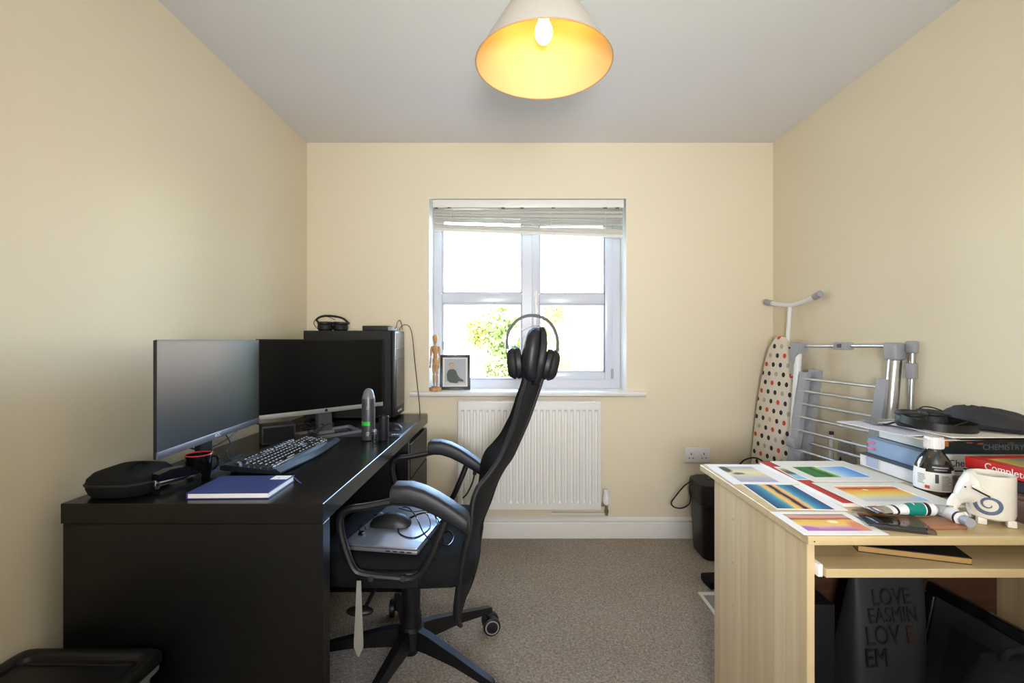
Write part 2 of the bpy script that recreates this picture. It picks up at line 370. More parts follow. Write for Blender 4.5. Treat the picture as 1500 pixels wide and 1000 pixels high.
f.bx(RX0 + .004, RX1 - .004, RY + .014, RY + .018, RZ1 - .006, RZ1 + .001); f.bx(RX0 + .004, RX1 - .004, RY + .05, RY + .055, RZ1 - .006, RZ1 + .001); o = f.build('top_grille', m_rad, ra, 0); o['kind'] = 'stuff'
for x in (RX0 + .15, RX1 - .15): MB().bx(x - .02, x + .02, RY + .062, YB - .001, .28, .7).build('wall_bracket', m_rad, ra, 0)
# thermostatic valve and pipes
v = MB(); vx = .524; vy = RY + .035
v.lathe([(0, .282), (.012, .281), (.0165, .276), (.018, .262), (.018, .248), (.0205, .244), (.0205, .205), (.015, .199), (.012, .195)], (vx, vy, .012), 20); tv = v.build('thermostat_head', m_plasw, ra)
for k in range(10):
    a = k * math.pi / 5; MB().box((vx + .0205 * math.cos(a), vy + .0205 * math.sin(a), .236), (.003, .003, .03)).build('grip_rib', m_plasw, tv, 0)
v = MB(); v.cyl((vx, vy, .15), (vx, vy, .212), .009); v.cyl((RX1 - .004, vy, .222 - .012), (vx, vy, .21), .009); v.cyl((RX1 + .008, vy, .21), (RX1 + .02, vy, .21), .0125, seg=6); v.cyl((vx, vy, .165), (vx, vy, .18), .0125, seg=6); v.build('valve_body', m_copper, ra)
v = MB(); v.tube(cr([(vx, vy, .16), (vx, vy, .152), (vx - .006, vy + .004, .147), (vx - .03, vy + .03, .146), (vx - .3, vy + .035, .146)], 4), .0075, 10); v.cyl((vx - .3, vy + .035, .146), (vx - .3, YB - .017, .146), .0075); v.build('pipe', m_gloss, ra)

# double wall socket
so = thing('wall_socket', 'white double plug socket low on the back wall', 'socket', (1.0565, YB, .474))
MB().bx(-.0735, .0735, -.010, 0, -.043, .043, .004, 3).build('face_plate', m_plasw, so)
for s in (-1, 1):
    c = s * .037
    MB().bx(c * .5 - .007, c * .5 + .007, -.0135, -.008, .006, .026, .002).build('switch', m_plasw, so)
    MB().bx(c - .0025, c + .0025, -.0106, -.008, .003, .013).build('pin_slot', m_blackm, so, 0)
    for k in (-1, 1): MB().bx(c + k * .011 - .004, c + k * .011 + .004, -.0106, -.008, -.018, -.0135).build('pin_slot', m_blackm, so, 0)

# pendant lamp
LX, LY, LZ = .076, 1.18, 1.825
la = thing('pendant_lamp', 'lit pendant lamp with a pale conical shade hanging from the ceiling', 'lamp', (LX, LY, 0))
m_shade = mat('cream_lampshade_fabric', (184, 177, 165), .85, var=.02)
n, l, p = nodes_of(m_shade)
tr = n.new('ShaderNodeBsdfTranslucent'); tr.inputs[0].default_value = srgb(236, 190, 120); ms = n.new('ShaderNodeMixShader'); ms.inputs[0].default_value = .02
l.new(p.outputs[0], ms.inputs[1]); l.new(tr.outputs[0], ms.inputs[2]); l.new(ms.outputs[0], n['Material Output'].inputs[0])
f = MB(); q_ = [(.170 - .123 * i / 8, LZ + .205 * i / 8) for i in range(9)]; f.lathe(q_ + [(r_ - .0012, z_) for r_, z_ in q_[::-1]] + [q_[0]], seg=64); sh = f.build('lamp_shade', m_shade, la)
f = MB(); q_ = [(r_ - .0016, z_ + .0004) for r_, z_ in q_[:-1]]; f.lathe(q_ + [(r_ - .0006, z_) for r_, z_ in q_[::-1]] + [q_[0]], seg=64); f.build('lining', mat('bulb_glow_lining', (214, 184, 126), .8, var=.03), sh)  # added inner skin, the lamp's yellow glow put into its colour
f = MB(); f.tube([(.170 * math.cos(a * math.pi / 32), .170 * math.sin(a * math.pi / 32), LZ) for a in range(64)], .0016, 6, True); f.build('rim', mat('brown_rim_tape', (176, 140, 92), .7), sh)
f = MB(); f.lathe([(.0, LZ + .2), (.018, LZ + .199), (.02, LZ + .17), (.017, LZ + .13), (.014, LZ + .125), (0, LZ + .125)]); f.build('bulb_holder', m_plasw, la)
f = MB()
for k in range(3):
    a = k * 2 * math.pi / 3 + .4; f.cyl((.018 * math.cos(a), .018 * math.sin(a), LZ + .17), (.05 * math.cos(a), .05 * math.sin(a), LZ + .2), .0015, seg=6)
f.build('shade_carrier', m_plasw, la)
m_bulb = bpy.data.materials.new('lit_bulb_glass'); m_bulb.use_nodes = True; bp = m_bulb.node_tree.nodes['Principled BSDF']
bp.inputs['Emission Color'].default_value = (1, .56, .17, 1); bp.inputs['Emission Strength'].default_value = 24; bp.inputs['Base Color'].default_value = (1, .9, .7, 1)
f = MB(); f.lathe([(0, LZ + .052), (.012, LZ + .055), (.020, LZ + .066), (.0225, LZ + .078), (.020, LZ + .092), (.014, LZ + .106), (.011, LZ + .126), (0, LZ + .126)]); f.build('bulb', m_bulb, la)
MB().cyl((0, 0, LZ + .2), (0, 0, ZC - .02), .003, seg=8).build('flex', m_plasw, la)
f = MB(); f.lathe([(0, ZC - .028), (.012, ZC - .027), (.03, ZC - .018), (.04, ZC - .001), (0, ZC - .001)]); f.build('ceiling_rose', m_plasw, la)

# ------------------------------------------------------------------ beyond the window (seen from an upper floor)
GZ = -2.75
m_grass = mat('lawn', (120, 128, 62), .95, var=.3, vscale=3); m_tarmac = mat('road_tarmac', (150, 146, 140), .95, var=.1, vscale=6)
m_brick = mat('pale_brick', (196, 158, 130), .9, var=.12, vscale=14); m_tile = mat('roof_tile', (150, 116, 98), .85, var=.15, vscale=8); m_render = mat('white_render', (235, 230, 220), .9)
struct(MB().bx(-40, 40, 3.6, 70, GZ - .2, GZ).build('ground_outside', m_tarmac, smooth=0), 'pale road and drive outside the window')
struct(MB().bx(-30, 4, 7, 14, GZ, GZ + .03).build('lawn_outside', m_grass, smooth=0), 'sunlit lawn outside the window')
def house(loc, w_, dp, hh, rh, label, wm, rz=0, wins=()):
    t_ = thing('house', label, 'house', loc, rz)
    MB().bx(-w_ / 2, w_ / 2, 0, dp, 0, hh).build('wall', wm, t_, 0)
    o_ = .35; rf = MB(); rf.loft([[(-w_ / 2 - o_, -o_, hh), (-w_ / 2 - o_, dp / 2, hh + rh), (-w_ / 2 - o_, dp + o_, hh)], [(w_ / 2 + o_, -o_, hh), (w_ / 2 + o_, dp / 2, hh + rh), (w_ / 2 + o_, dp + o_, hh)]]); rf = rf.build('roof', m_tile, t_, 0)
    MB().bx(-w_ * .3 - .3, -w_ * .3 + .3, dp / 2 - .3, dp / 2 + .3, hh + rh * .6, hh + rh + .8).build('chimney', wm, rf, 0)
    for x, z, ww, wh in wins:
        f_ = MB()
        for a, b_, c_, d_ in ((x - ww / 2, x + ww / 2, z - wh / 2, z - wh / 2 + .08), (x - ww / 2, x + ww / 2, z + wh / 2 - .08, z + wh / 2), (x - ww / 2, x - ww / 2 + .08, z - wh / 2, z + wh / 2), (x + ww / 2 - .08, x + ww / 2, z - wh / 2, z + wh / 2), (x - .03, x + .03, z - wh / 2, z + wh / 2)): f_.bx(a, b_, -.05, .02, c_, d_)
        wf = f_.build('window', m_render, t_, 0); MB().bx(x - ww / 2, x + ww / 2, -.012, -.004, z - wh / 2, z + wh / 2).build('glass', mat('far_window_glass', (90, 100, 112), .1), wf, 0)
    return t_
house((6.6, 21, GZ), 8, 8, 4.9, 2.4, 'pale brick house with a tiled roof beyond the opening casement', m_brick, -8, ((-2.4, 3.8, 1.3, 1.1), (.6, 3.8, 1.3, 1.1), (-2.4, 1.3, 1.6, 1.2)))
house((-6.2, 24, GZ), 9, 8, 4.9, 2.2, 'white rendered house with a tiled roof beyond the fixed panes', m_render, 6, ((-2, 3.8, 1.2, 1.1), (2.6, 3.8, 1.2, 1.1), (2.4, 1.3, 1.4, 1.2)))
def leaf_mesh(sz):
    m = MB(); m.grid([[(-.5 * sz, 0, 0), (0, .05 * sz, .1 * sz), (.5 * sz, 0, 0)], [(-.28 * sz, .55 * sz, .1 * sz), (0, .6 * sz, .18 * sz), (.28 * sz, .55 * sz, .1 * sz)], [(-.05 * sz, sz, 0), (0, sz, .03 * sz), (.05 * sz, sz, 0)]]); return m
def tree(loc, h_, cr_, nleaf, label, lm, name='tree', sz=.16, cat='tree'):
    t_ = thing(name, label, cat, loc); tk = MB()
    tk.tube(cr([(0, 0, 0), (.04, .02, h_ * .3), (-.03, 0, h_ * .55), (.02, 0, h_ * .85)], 4), [h_ * .03 * (1 - .05 * i) for i in range(13)], 8)
    for k in range(7):
        a = k * 2.4; z = h_ * (.4 + .06 * k); tk.tube([(0, 0, z), (cr_ * .35 * math.cos(a), cr_ * .35 * math.sin(a), z + cr_ * .3), (cr_ * .7 * math.cos(a), cr_ * .7 * math.sin(a), z + cr_ * .5)], [h_ * .012, h_ * .008, h_ * .003], 5)
    tk.build('trunk', mat('bark', (96, 78, 60), .9, var=.2), t_)
    rnd = random.Random(hash(label) % 999 if False else len(label) * 31); vs, fs = [], []
    blobs = [(rnd.uniform(-.6, .6) * cr_, rnd.uniform(-.6, .6) * cr_, h_ - cr_ + rnd.uniform(-.75, .55) * cr_, rnd.uniform(.3, .55) * cr_) for _ in range(16)]
    for _ in range(nleaf):
        bx_, by_, bz_, br = rnd.choice(blobs); d = Vector((rnd.gauss(0, 1), rnd.gauss(0, 1), rnd.gauss(0, 1))).normalized() * br * rnd.uniform(.55, 1.05)
        c = Vector((bx_, by_, bz_)) + d; q = Euler((rnd.uniform(0, 6.3), rnd.uniform(0, 6.3), rnd.uniform(0, 6.3))).to_matrix(); s_ = sz * rnd.uniform(.6, 1.3); i = len(vs)
        vs += [c + q @ Vector(v) for v in ((0, 0, 0), (.4 * s_, .5 * s_, .08 * s_), (0, s_, 0), (-.4 * s_, .5 * s_, .08 * s_))]; fs += [(i, i + 1, i + 2), (i, i + 2, i + 3)]
    me = bpy.data.meshes.new('foliage'); me.from_pydata(vs, [], fs); me.materials.append(lm); o = bpy.data.objects.new('foliage', me); COL.objects.link(o); o.parent = t_; o['kind'] = 'stuff'
    return t_
m_leaf = mat('spring_leaf', (74, 88, 26), .6, var=.3, vscale=8); m_leaf2 = mat('yellow_green_leaf', (104, 108, 36), .6, var=.3, vscale=8); m_leaf3 = mat('blossom_shrub_leaf', (92, 98, 52), .6, var=.35, vscale=10)
tree((.12, 14, GZ), 5.0, 1.0, 5200, 'rounded green tree outside behind the window mullion', m_leaf, sz=.13)
tree((-.12, 8.5, GZ), 3.65, .55, 3600, 'leafy shrub outside just above the window frame', m_leaf3, 'shrub', .075, 'shrub')
tree((5.2, 33.5, GZ), 8.1, 1.7, 3600, 'tall pale tree outside seen through the upper casement pane', m_leaf2, sz=.24)
tree((-1.75, 23, GZ), 5.0, .75, 1100, 'small yellowish tree outside through the lower fixed pane', m_leaf2, sz=.18)
hg = thing('hedge', 'clipped yellow-green hedge along the far road outside', 'hedge', (8.6, 40, GZ)); vs, fs = [], []; rnd = random.Random(5)
for _ in range(3200):
    c = Vector((rnd.uniform(-6, 6), rnd.uniform(-.5, .5), rnd.uniform(5.4, 6.8))); q = Euler((rnd.uniform(0, 6.3), rnd.uniform(0, 6.3), 0)).to_matrix(); i = len(vs); s_ = .35
    vs += [c + q @ Vector(v) for v in ((0, 0, 0), (.4 * s_, .5 * s_, 0), (0, s_, 0), (-.4 * s_, .5 * s_, 0))]; fs += [(i, i + 1, i + 2), (i, i + 2, i + 3)]
me = bpy.data.meshes.new('foliage'); me.from_pydata(vs, [], fs); me.materials.append(m_leaf2); o = bpy.data.objects.new('foliage', me); COL.objects.link(o); o.parent = hg; o['kind'] = 'stuff'
MB().bx(-6, 6, -.35, .35, 0, 6.5, .1).build('hedge_core', m_leaf2, hg)
ca = thing('parked_car', 'light blue car parked outside below the shrub', 'car', (-1.3, 36, GZ), 4); m_car = mat('pale_blue_car_paint', (120, 150, 190), .2, coat=.6)
f = MB(); f.loft([[(x, y, z) for x, z in ((-2, .35), (2, .35), (2.05, .75), (1.15, .92), (-1.9, .95), (-2.05, .7))] for y in (-.8, .8)]); f.build('body', m_car, ca)
f = MB(); f.loft([[(-1.75, y, .95), (1.0, y, .93), (.35, y * .85, 1.45), (-1.25, y * .85, 1.45)] for y in (-.76, .76)]); f.build('cabin', mat('car_glass', (60, 70, 80), .1), ca)
f = MB(); f.bx(-1.25, .35, -.64, .64, 1.44, 1.48, .02); f.build('roof', m_car, ca)
wm = MB(); wm.cyl((0, -.1, 0), (0, .1, 0), .32, seg=24); wme = wm.mesh('wheel', m_blackm)
for x in (-1.25, 1.25):
    for y in (-.74, .74): inst('wheel', wme, ca, (x, y, .32))

# ------------------------------------------------------------------ the black desk and what stands on it
DX0, DX1, DY0, DY1, DZ = -1.119, -.470, 1.163, 2.575, .73
dk = thing('office_desk', 'black-brown wooden desk with drawers along the side wall', 'desk')
o = MB().bx(DX0, DX1, DY0, DY1, DZ - .05, DZ, .0015, 1).build('desk_top', m_desk, dk)
MB().bx(DX0 + .004, DX1 - .001, DY0 + .002, DY0 + .047, 0, DZ - .0505, .0015, 1).build('end_panel', m_deskv, dk)
MB().bx(DX0 + .004, DX0 + .022, DY0 + .048, 2.118, .3, DZ - .0505).build('back_panel', m_deskv, dk, 0)
MB().bx(DX0 + .004, DX1 - .022, 2.12, DY1 - .003, 0.0, DZ - .0505, .001, 1).build('drawer_carcass', m_deskv, dk)
MB().bx(DX1 - .022, DX1 - .004, 2.12, 2.155, 0, DZ - .0505).build('carcass_edge', m_deskv, dk, 0)
for (z0, z1) in ((.497, .655), (.285, .489), (.06, .277)):
    d_ = MB().bx(DX1 - .0215, DX1 - .002, 2.158, DY1 - .006, z0, z1, .0015, 1).build('drawer', m_deskv, dk)

def monitor(name, label, A, B, zb, h, bez, bm, tilt=0):
    """A: near lower corner (x, y), B: far lower corner; the screen faces to the side of the chair"""
    A, B = Vector((*A, 0)), Vector((*B, 0)); L = (B - A).length; ang = math.atan2(B.y - A.y, B.x - A.x); mid = (A + B) / 2
    t_ = thing(name, label, 'monitor', (mid.x, mid.y, DZ), math.degrees(ang)); z = zb - DZ
    body = MB(); body.bx(-L / 2, L / 2, .0, .007, z, z + h, .002); body.bx(-L * .32, L * .32, .006, .042, z + .03, z + h * .7, .012); body = body.build('back_shell', m_blackm, t_)
    MB().bx(-L / 2 + .004, L / 2 - .004, -.0025, .0005, z + bez, z + h - .004).build('screen', bm['screen'], t_, 0)
    MB().bx(-L / 2, L / 2, -.0045, .0, z - .001, z + bez, .0015).build('lower_bezel', bm['bezel'], t_)
    f = MB(); f.bx(-L / 2, -L / 2 + .004, -.003, 0, z + bez, z + h); f.bx(L / 2 - .004, L / 2, -.003, 0, z + bez, z + h); f.bx(-L / 2, L / 2, -.003, 0, z + h - .004, z + h + .001); f.build('slim_bezel', m_black, t_, 0)
    return t_, L, z
m_scr1 = mat('semi_gloss_screen', (8, 8, 10), .36, spec=.5); m_scr2 = mat('matt_black_screen', (5, 5, 6), .3, spec=.3)
mo, L, z = monitor('computer_monitor', 'black monitor with a grey lower bezel nearest the notebook', (-.938, 1.235), (-.975, 1.80), .819, .315, .020, {'screen': m_scr1, 'bezel': mat('slate_bezel', (104, 104, 116), .35, metal=.4)})
lettering('AOC', .016, m_plasw, mo, (-.018, -.0048, z + .005), (R(90), 0, 0), .0003)
f = MB(); f.bx(-.035, .035, .03, .05, .012, z + .12, .006); f.build('stand_neck', m_black, mo)
f = MB(); f.prism([(-.095, -.02), (.13, -.02), (.12, .12), (-.09, .12)], 0, .012); f.build('stand_base', m_black, mo)
mo, L, z = monitor('computer_monitor', 'black monitor with a silver lower bezel in front of the computer tower', (-1.0, 1.83), (-.625, 2.25), .822, .315, .018, {'screen': m_scr2, 'bezel': mat('silver_bezel', (168, 168, 166), .35, metal=.5)})
MB().cyl((.0, -.0044, z + .009), (.0, -.0058, z + .009), .0065, seg=20).build('logo_badge', m_blackm, mo)
f = MB(); f.loft([[(-.03, -.002, .01), (.03, -.002, .01), (.03, .03, .01), (-.03, .03, .01)], [(-.03, .02, z + .1), (.03, .02, z + .1), (.03, .035, z + .1), (-.03, .035, z + .1)]]); f.build('stand_neck', m_dgrey, mo)
out = [(-.115, -.10), (.115, -.10), (.145, .06), (-.145, .06)]; inn = [(-.10, -.088), (.10, -.088), (.128, .048), (-.128, .048)]
f = MB(); k4 = 4
f.loft([[(*out[i], .001) , (*out[i], .012), (*inn[i], .012), (*inn[i], .001)] for i in range(4)], closed=True); f.bx(-.035, .035, -.01, .05, .001, .012); f.build('stand_base', m_silver, mo)

# computer tower
pc = thing('computer_tower', 'black computer tower standing at the window end of the desk', 'computer', (0, 0, DZ))
TX0, TX1, TY0, TY1, TH = -1.068, -.601, 2.395, 2.595, .452
MB().bx(TX0, TX1 - .022, TY0, TY1, .008, TH, .002, 1).build('case', m_blackm, pc)
MB().bx(TX0 + .012, TX1 - .03, TY0 - .0025, TY0, .02, TH - .012, .001, 1).build('side_panel', mat('satin_black_steel', (15, 15, 16), .45), pc)
fr = MB().bx(TX1 - .0215, TX1, TY0, TY1, .012, TH, .005, 2).build('front_fascia', m_black, pc)
m_brush = mat('brushed_dark_metal', (70, 70, 74), .3, metal=.8, var=.1, stretch=(1, 40, 1))
for (z0, z1) in ((.365, .44), (.31, .36), (.06, .305)): MB().bx(TX1 - .001, TX1 + .002, TY0 + .02, TY1 - .015, z0, z1, .001, 1).build('drive_bay_cover', m_brush, fr)
for k in range(3): MB().cyl((TX1, TY0 + .06 + .03 * k, .035), (TX1 + .004, TY0 + .06 + .03 * k, .035), .006, seg=14).build('port_button', m_grey, fr)
for x in (TX0 + .05, TX1 - .06):
    for y in (TY0 + .03, TY1 - .06): MB().cyl((x, y, 0), (x, y, .01), .014, seg=14).build('foot', m_black, pc)
MB().bx(TX0 - .012, TX0, TY0 + .07, TY0 + .09, TH - .045, TH - .035).build('rear_latch', m_black, pc, 0)
zt_ = DZ + TH
# headset on the tower
def headset_flat(name, label, loc, rz, s=1.0, m=m_blackm):
    """headphones lying down: two cups and the band"""
    t_ = thing(name, label, 'headphones', loc, rz)
    for k, (x, y, tz) in enumerate(((-.035 * s, 0, 0), (.045 * s, .02 * s, .3))):
        c = MB(); c.lathe([(0, 0), (.036 * s, .0), (.043 * s, .010 * s), (.043 * s, .03 * s), (.034 * s, .046 * s), (.02 * s, .05 * s), (0, .05 * s)], (0, 0, 0), 24, 1, 1.1)
        cu = c.build('ear_cup', m, t_); cu.location = (x, y, 0.001); cu.rotation_euler = (0, tz * .2, 0)
        e = MB(); e.tube([(.036 * s * math.cos(a * math.pi / 12), .04 * s * math.sin(a * math.pi / 12), .045 * s) for a in range(24)], .009 * s, 8, True); e.build('ear_pad', m_leather, cu)
    return t_
hs = headset_flat('gaming_headset', 'black wired headset lying on top of the computer tower', (-.965, 2.50, zt_), 10, .9)
f = MB(); f.tube(cr([(-.06, -.02, .045), (-.075, -.0, .06), (-.055, .02, .078), (-.01, .03, .082), (.05, .03, .07), (.085, .03, .04)], 6), .0055, 8); f.build('headband', m_black, hs)
f = MB(); f.tube(cr([(-.065, -.03, .012), (-.082, -.03, .04), (-.065, -.025, .068), (-.02, -.02, .076), (.02, -.01, .06)], 6), .002, 6); f.build('cable', m_black, hs)
# small box with cables
bx_ = thing('usb_hub', 'slim black box on top of the computer tower with cables out of its end', 'electronics box', (-.705, 2.48, zt_))
MB().bx(-.075, .055, -.05, .05, .001, .026, .003).build('casing', m_blackm, bx_); MB().bx(.056, .085, -.045, .045, .001, .02, .003).build('end_cap', m_grey, bx_)
f = MB(); f.tube(cr([(.085, -.02, .012), (.094, -.02, .02), (.1, -.02, .045), (.112, -.015, .055), (.12, -.01, .03), (.122, -.01, .006)], 6), .0022, 6); f.build('cable', m_black, bx_)
f = MB(); f.tube(cr([(.105, .0, .003), (.112, .0, .02), (.124, .03, .034), (.142, .07, .025), (.152, .10, -.03), (.158, .125, -.15), (.172, .135, -.3), (.185, .135, -.43), (.19, .14, -.60)], 8), .0022, 6); f.build('hanging_cable', m_black, bx_)

# keyboard
kb = thing('keyboard', 'black full-size keyboard with a curved palm edge on the black desk', 'keyboard', (-.785, 1.635, DZ), 88.5)
KL, KD = .455, .168
def kz(y): return .019 + (y + KD / 2) / KD * .012
fr_ = lambda x: -.004 * math.cos(x / KL * 2 * math.pi * 1.0) - .010 * math.cos(x / (KL / 2) * math.pi / 2)
top, bot = [], []
xs = [-KL / 2 + KL * i / 24 for i in range(25)]
rows = []
for x in xs:
    y0 = -KD / 2 + fr_(x) - .012
    rows.append([(x, y0, .003), (x, y0 - .004, .010), (x, y0 + .012, .0205), (x, y0 + .030, kz(-KD / 2 + .02) - .004), (x, KD / 2 - .01, kz(KD / 2)), (x, KD / 2 + .004, kz(KD / 2) - .004), (x, KD / 2 + .004, .015), (x, KD / 2 - .01, .012)])
f = MB(); f.loft(rows); f.build('case', mat('black_keyboard_shell', (22, 23, 27), .3), kb)
for x in (-.19, .19): MB().bx(x - .015, x + .015, KD / 2 - .02, KD / 2 - .012, 0, .02, .002).build('foot', m_black, kb)
m_key = mat('black_keycap', (26, 27, 32), .2, spec=.8); m_glint_print = mat('white_glint_and_print', (225, 228, 236), .5)
keymesh = {}
def key(w_, hh=.0165):
    k = (round(w_, 4), hh)
    if k not in keymesh:
        m = MB(); a, b_ = w_ / 2, hh / 2
        m.loft([[(-a, -b_, 0), (a, -b_, 0), (a, b_, 0), (-a, b_, 0)], [(-a + .002, -b_ + .002, .0055), (a - .002, -b_ + .002, .0055), (a - .002, b_ - .0015, .007), (-a + .002, b_ - .0015, .007)]])
        keymesh[k] = m.mesh('key', m_key, 20)
    return keymesh[k]
lg = MB(); lg.bx(-.0045, .0045, -.0018, .0014, 0, .0003); lgm = lg.mesh('key_glint', m_glint_print, 0)  # window glint on each key, painted as a white bar
P_ = .0190; x00 = -KL / 2 + .016
def krow(y, ws, x0=x00):
    x = x0
    for w_ in ws:
        if w_ > 0:
            k_ = inst('key', key(w_ * P_ - .002), kb, (x + w_ * P_ / 2, y, kz(y) - .002), (R(4), 0, 0)); inst('key_glint', lgm, k_, (0, -.0005, .0062), (R(7), 0, 0), (max(1, w_ * .9), 1, 1))
        x += abs(w_) * P_
ys = [-KD / 2 + .028 + i * .0192 for i in range(5)] + [-KD / 2 + .028 + 5 * .0192 + .008]
krow(ys[0], [1.25, 1.25, 1.25, 5.5, 1.25, 1.25, 1.25, 1.25, -.2, 1, 1, 1, -.2, 2, 1])
krow(ys[1], [1.25, 1] + [1] * 10 + [2.75, -1.2, 1, -1.2, 1, 1, 1])
krow(ys[2], [1.75] + [1] * 11 + [1.5, -3.4, 1, 1, 1])
krow(ys[3], [1.5] + [1] * 12 + [1.5, -.2, 1, 1, 1, -.2, 1, 1, 1])
krow(ys[4], [1] * 13 + [2, -.2, 1, 1, 1, -.2, 1, 1, 1])
krow(ys[5], [1, -1, 1, 1, 1, 1, -.5, 1, 1, 1, 1, -.5, 1, 1, 1, 1, -.2, 1, 1, 1])

# notebook
nb = thing('notebook', 'dark blue hardback notebook at the near end of the black desk', 'notebook', (-.728, 1.272, DZ), 1.5)
m_navy = mat('navy_cloth_cover', (38, 50, 108), .55, bump=.1, bscale=700)
MB().bx(-.103, .103, -.076, .076, 0, .0025, .0008, 1).build('back_cover', m_navy, nb); MB().bx(-.1005, .1, -.0735, .0735, .0026, .0142).build('page_block', m_paper, nb, 0)
cv = MB().bx(-.103, .103, -.076, .076, .0143, .0168, .0008, 1).build('front_cover', m_navy, nb); MB().bx(-.1035, -.1006, -.076, .076, .001, .0155, .001).build('spine', m_navy, nb)
lb = MB().bx(.052, .098, .036, .072, .0169, .0172).build('label_sticker', m_paper, nb, 0)
MB().cyl((.07, .05, .0172), (.07, .05, .0174), .0025, seg=12).build('printed_mark', m_blackm, lb)
f = MB(); pts = cr([(.085, .074, .012), (.1, .08, .008), (.115, .066, .004), (.135, .045, .002)], 5); f.loft([[q + Vector((0, -.003, 0)), q + Vector((0, .003, 0)), q + Vector((0, .003, .0006)), q + Vector((0, -.003, .0006))] for q in pts]); f.build('ribbon', m_navy, nb)

# zip case
cs_ = thing('zip_case', 'soft black zipped case at the wall corner of the desk', 'case', (-1.031, 1.272, DZ), 4); cs_.scale = (.76, .86, .95)
def superring(a, b_, z, e=3.2, k=28): return [(a * math.copysign(abs(math.cos(2 * math.pi * i / k)) ** (2 / e), math.cos(2 * math.pi * i / k)), b_ * math.copysign(abs(math.sin(2 * math.pi * i / k)) ** (2 / e), math.sin(2 * math.pi * i / k)), z) for i in range(k)]
f = MB(); f.loft([superring(.092, .085, .001), superring(.1, .092, .008), superring(.106, .098, .022), superring(.107, .099, .036), superring(.104, .096, .050), superring(.09, .083, .062), superring(.055, .05, .071), superring(.015, .015, .073)]); f.build('shell', m_fabric, cs_)
f = MB(); f.loft([superring(.1085, .1005, .032), superring(.1105, .1025, .034), superring(.1105, .1025, .037), superring(.1085, .1005, .039)]); f.build('zip', m_blackm, cs_)
f = MB(); f.tube(cr([(.03, -.06, .066), (.04, -.04, .080), (.045, -.01, .080), (.045, .02, .066)], 5), .004, 6); f.build('carry_loop', m_fabric, cs_)
# stapler
st = thing('stapler', 'black stapler with a chrome mouth between the zip case and notebook', 'stapler', (-.922, 1.285, DZ), 70); st.scale = (1.12, 1.0, 1.12)
f = MB(); f.loft([[(-.045, y, 0), (.055, y, 0), (.055, y, .008), (-.045, y, .006)] for y in (-.017, .017)]); f.build('base', m_black, st)
f = MB(); f.loft([[(-.05, y, .030), (-.046, y, .046), (-.02, y, .052), (.02, y, .050), (.05, y, .036), (.056, y, .02), (.02, y, .026)] for y in (-.014, -.012, .012, .014)]); f.build('arm', m_blackg, st)
f = MB(); f.bx(-.048, .05, -.010, .010, .017, .029, .002); f.bx(-.052, -.042, -.011, .011, .012, .033, .002); f.build('staple_magazine', m_chrome, st)
f = MB(); f.cyl((.048, -.019, .018), (.048, .019, .018), .006, seg=12); f.bx(.036, .055, -.017, .017, .006, .024, .003); f.build('hinge', m_black, st)
# cup with red rim
cp = thing('drinking_cup', 'black cup with a red rim in front of the grey-bezel monitor', 'cup', (-.925, 1.385, DZ), 60); cp.scale = (.98, .98, .93)
f = MB(); f.lathe([(0, .001), (.028, .001), (.031, .006), (.0355, .074), (.0335, .074), (.029, .01), (0, .008)]); f.build('body', m_blackg, cp)
f = MB(); f.tube([(.0347 * math.cos(a * math.pi / 16), .0347 * math.sin(a * math.pi / 16), .0745) for a in range(32)], .002, 6, True); f.build('rim', mat('red_rim', (190, 36, 36), .25), cp)
f = MB(); f.tube(cr([(.033, 0, .06), (.052, .0, .056), (.056, 0, .036), (.046, 0, .02), (.031, 0, .016)], 5), .004, 8); f.build('handle', m_blackg, cp)
# speaker box
sp = thing('desk_speaker', 'small black box speaker under the silver-bezel monitor', 'speaker', (-.935, 1.865, DZ), 35)
MB().bx(-.06, .06, -.04, .04, .001, .074, .004).build('cabinet', m_blackm, sp); MB().bx(-.054, .054, -.0425, -.0395, .008, .066, .001).build('grille', m_fabric, sp)
f = MB(); f.tube(cr([(-1.01, 1.42, DZ + .09), (-1.02, 1.55, DZ + .045), (-1.0, 1.66, DZ + .06), (-1.01, 1.78, DZ + .09), (-1.0, 1.95, DZ + .05), (-.93, 2.1, DZ + .03), (-.9, 2.3, DZ + .006)], 8), .003, 6)
tag(f.build('monitor_cable', m_black), 'black cable trailing behind the grey-bezel monitor', 'cable')
f = MB(); f.tube(cr([(-.99, 1.62, DZ + .08), (-.96, 1.60, DZ + .05), (-.955, 1.57, DZ + .03), (-.93, 1.56, DZ + .003), (-.9, 1.58, DZ + .003)], 8), .0022, 6)
tag(f.build('thin_cable', m_black), 'thin black cable drooping under the grey-bezel monitor', 'cable')
f = MB(); pts = []
for i in range(40): a = i * .55; pts.append((-.9 + .05 * math.cos(a) + .002 * i, 2.02 + .05 * math.sin(a * .8), DZ + .03 + .015 * math.sin(a * 1.7)))
f.tube(cr(pts, 4), .0022, 6); tag(f.build('cable_tangle', m_black), 'tangle of black cables behind the silver-bezel monitor stand', 'cable')
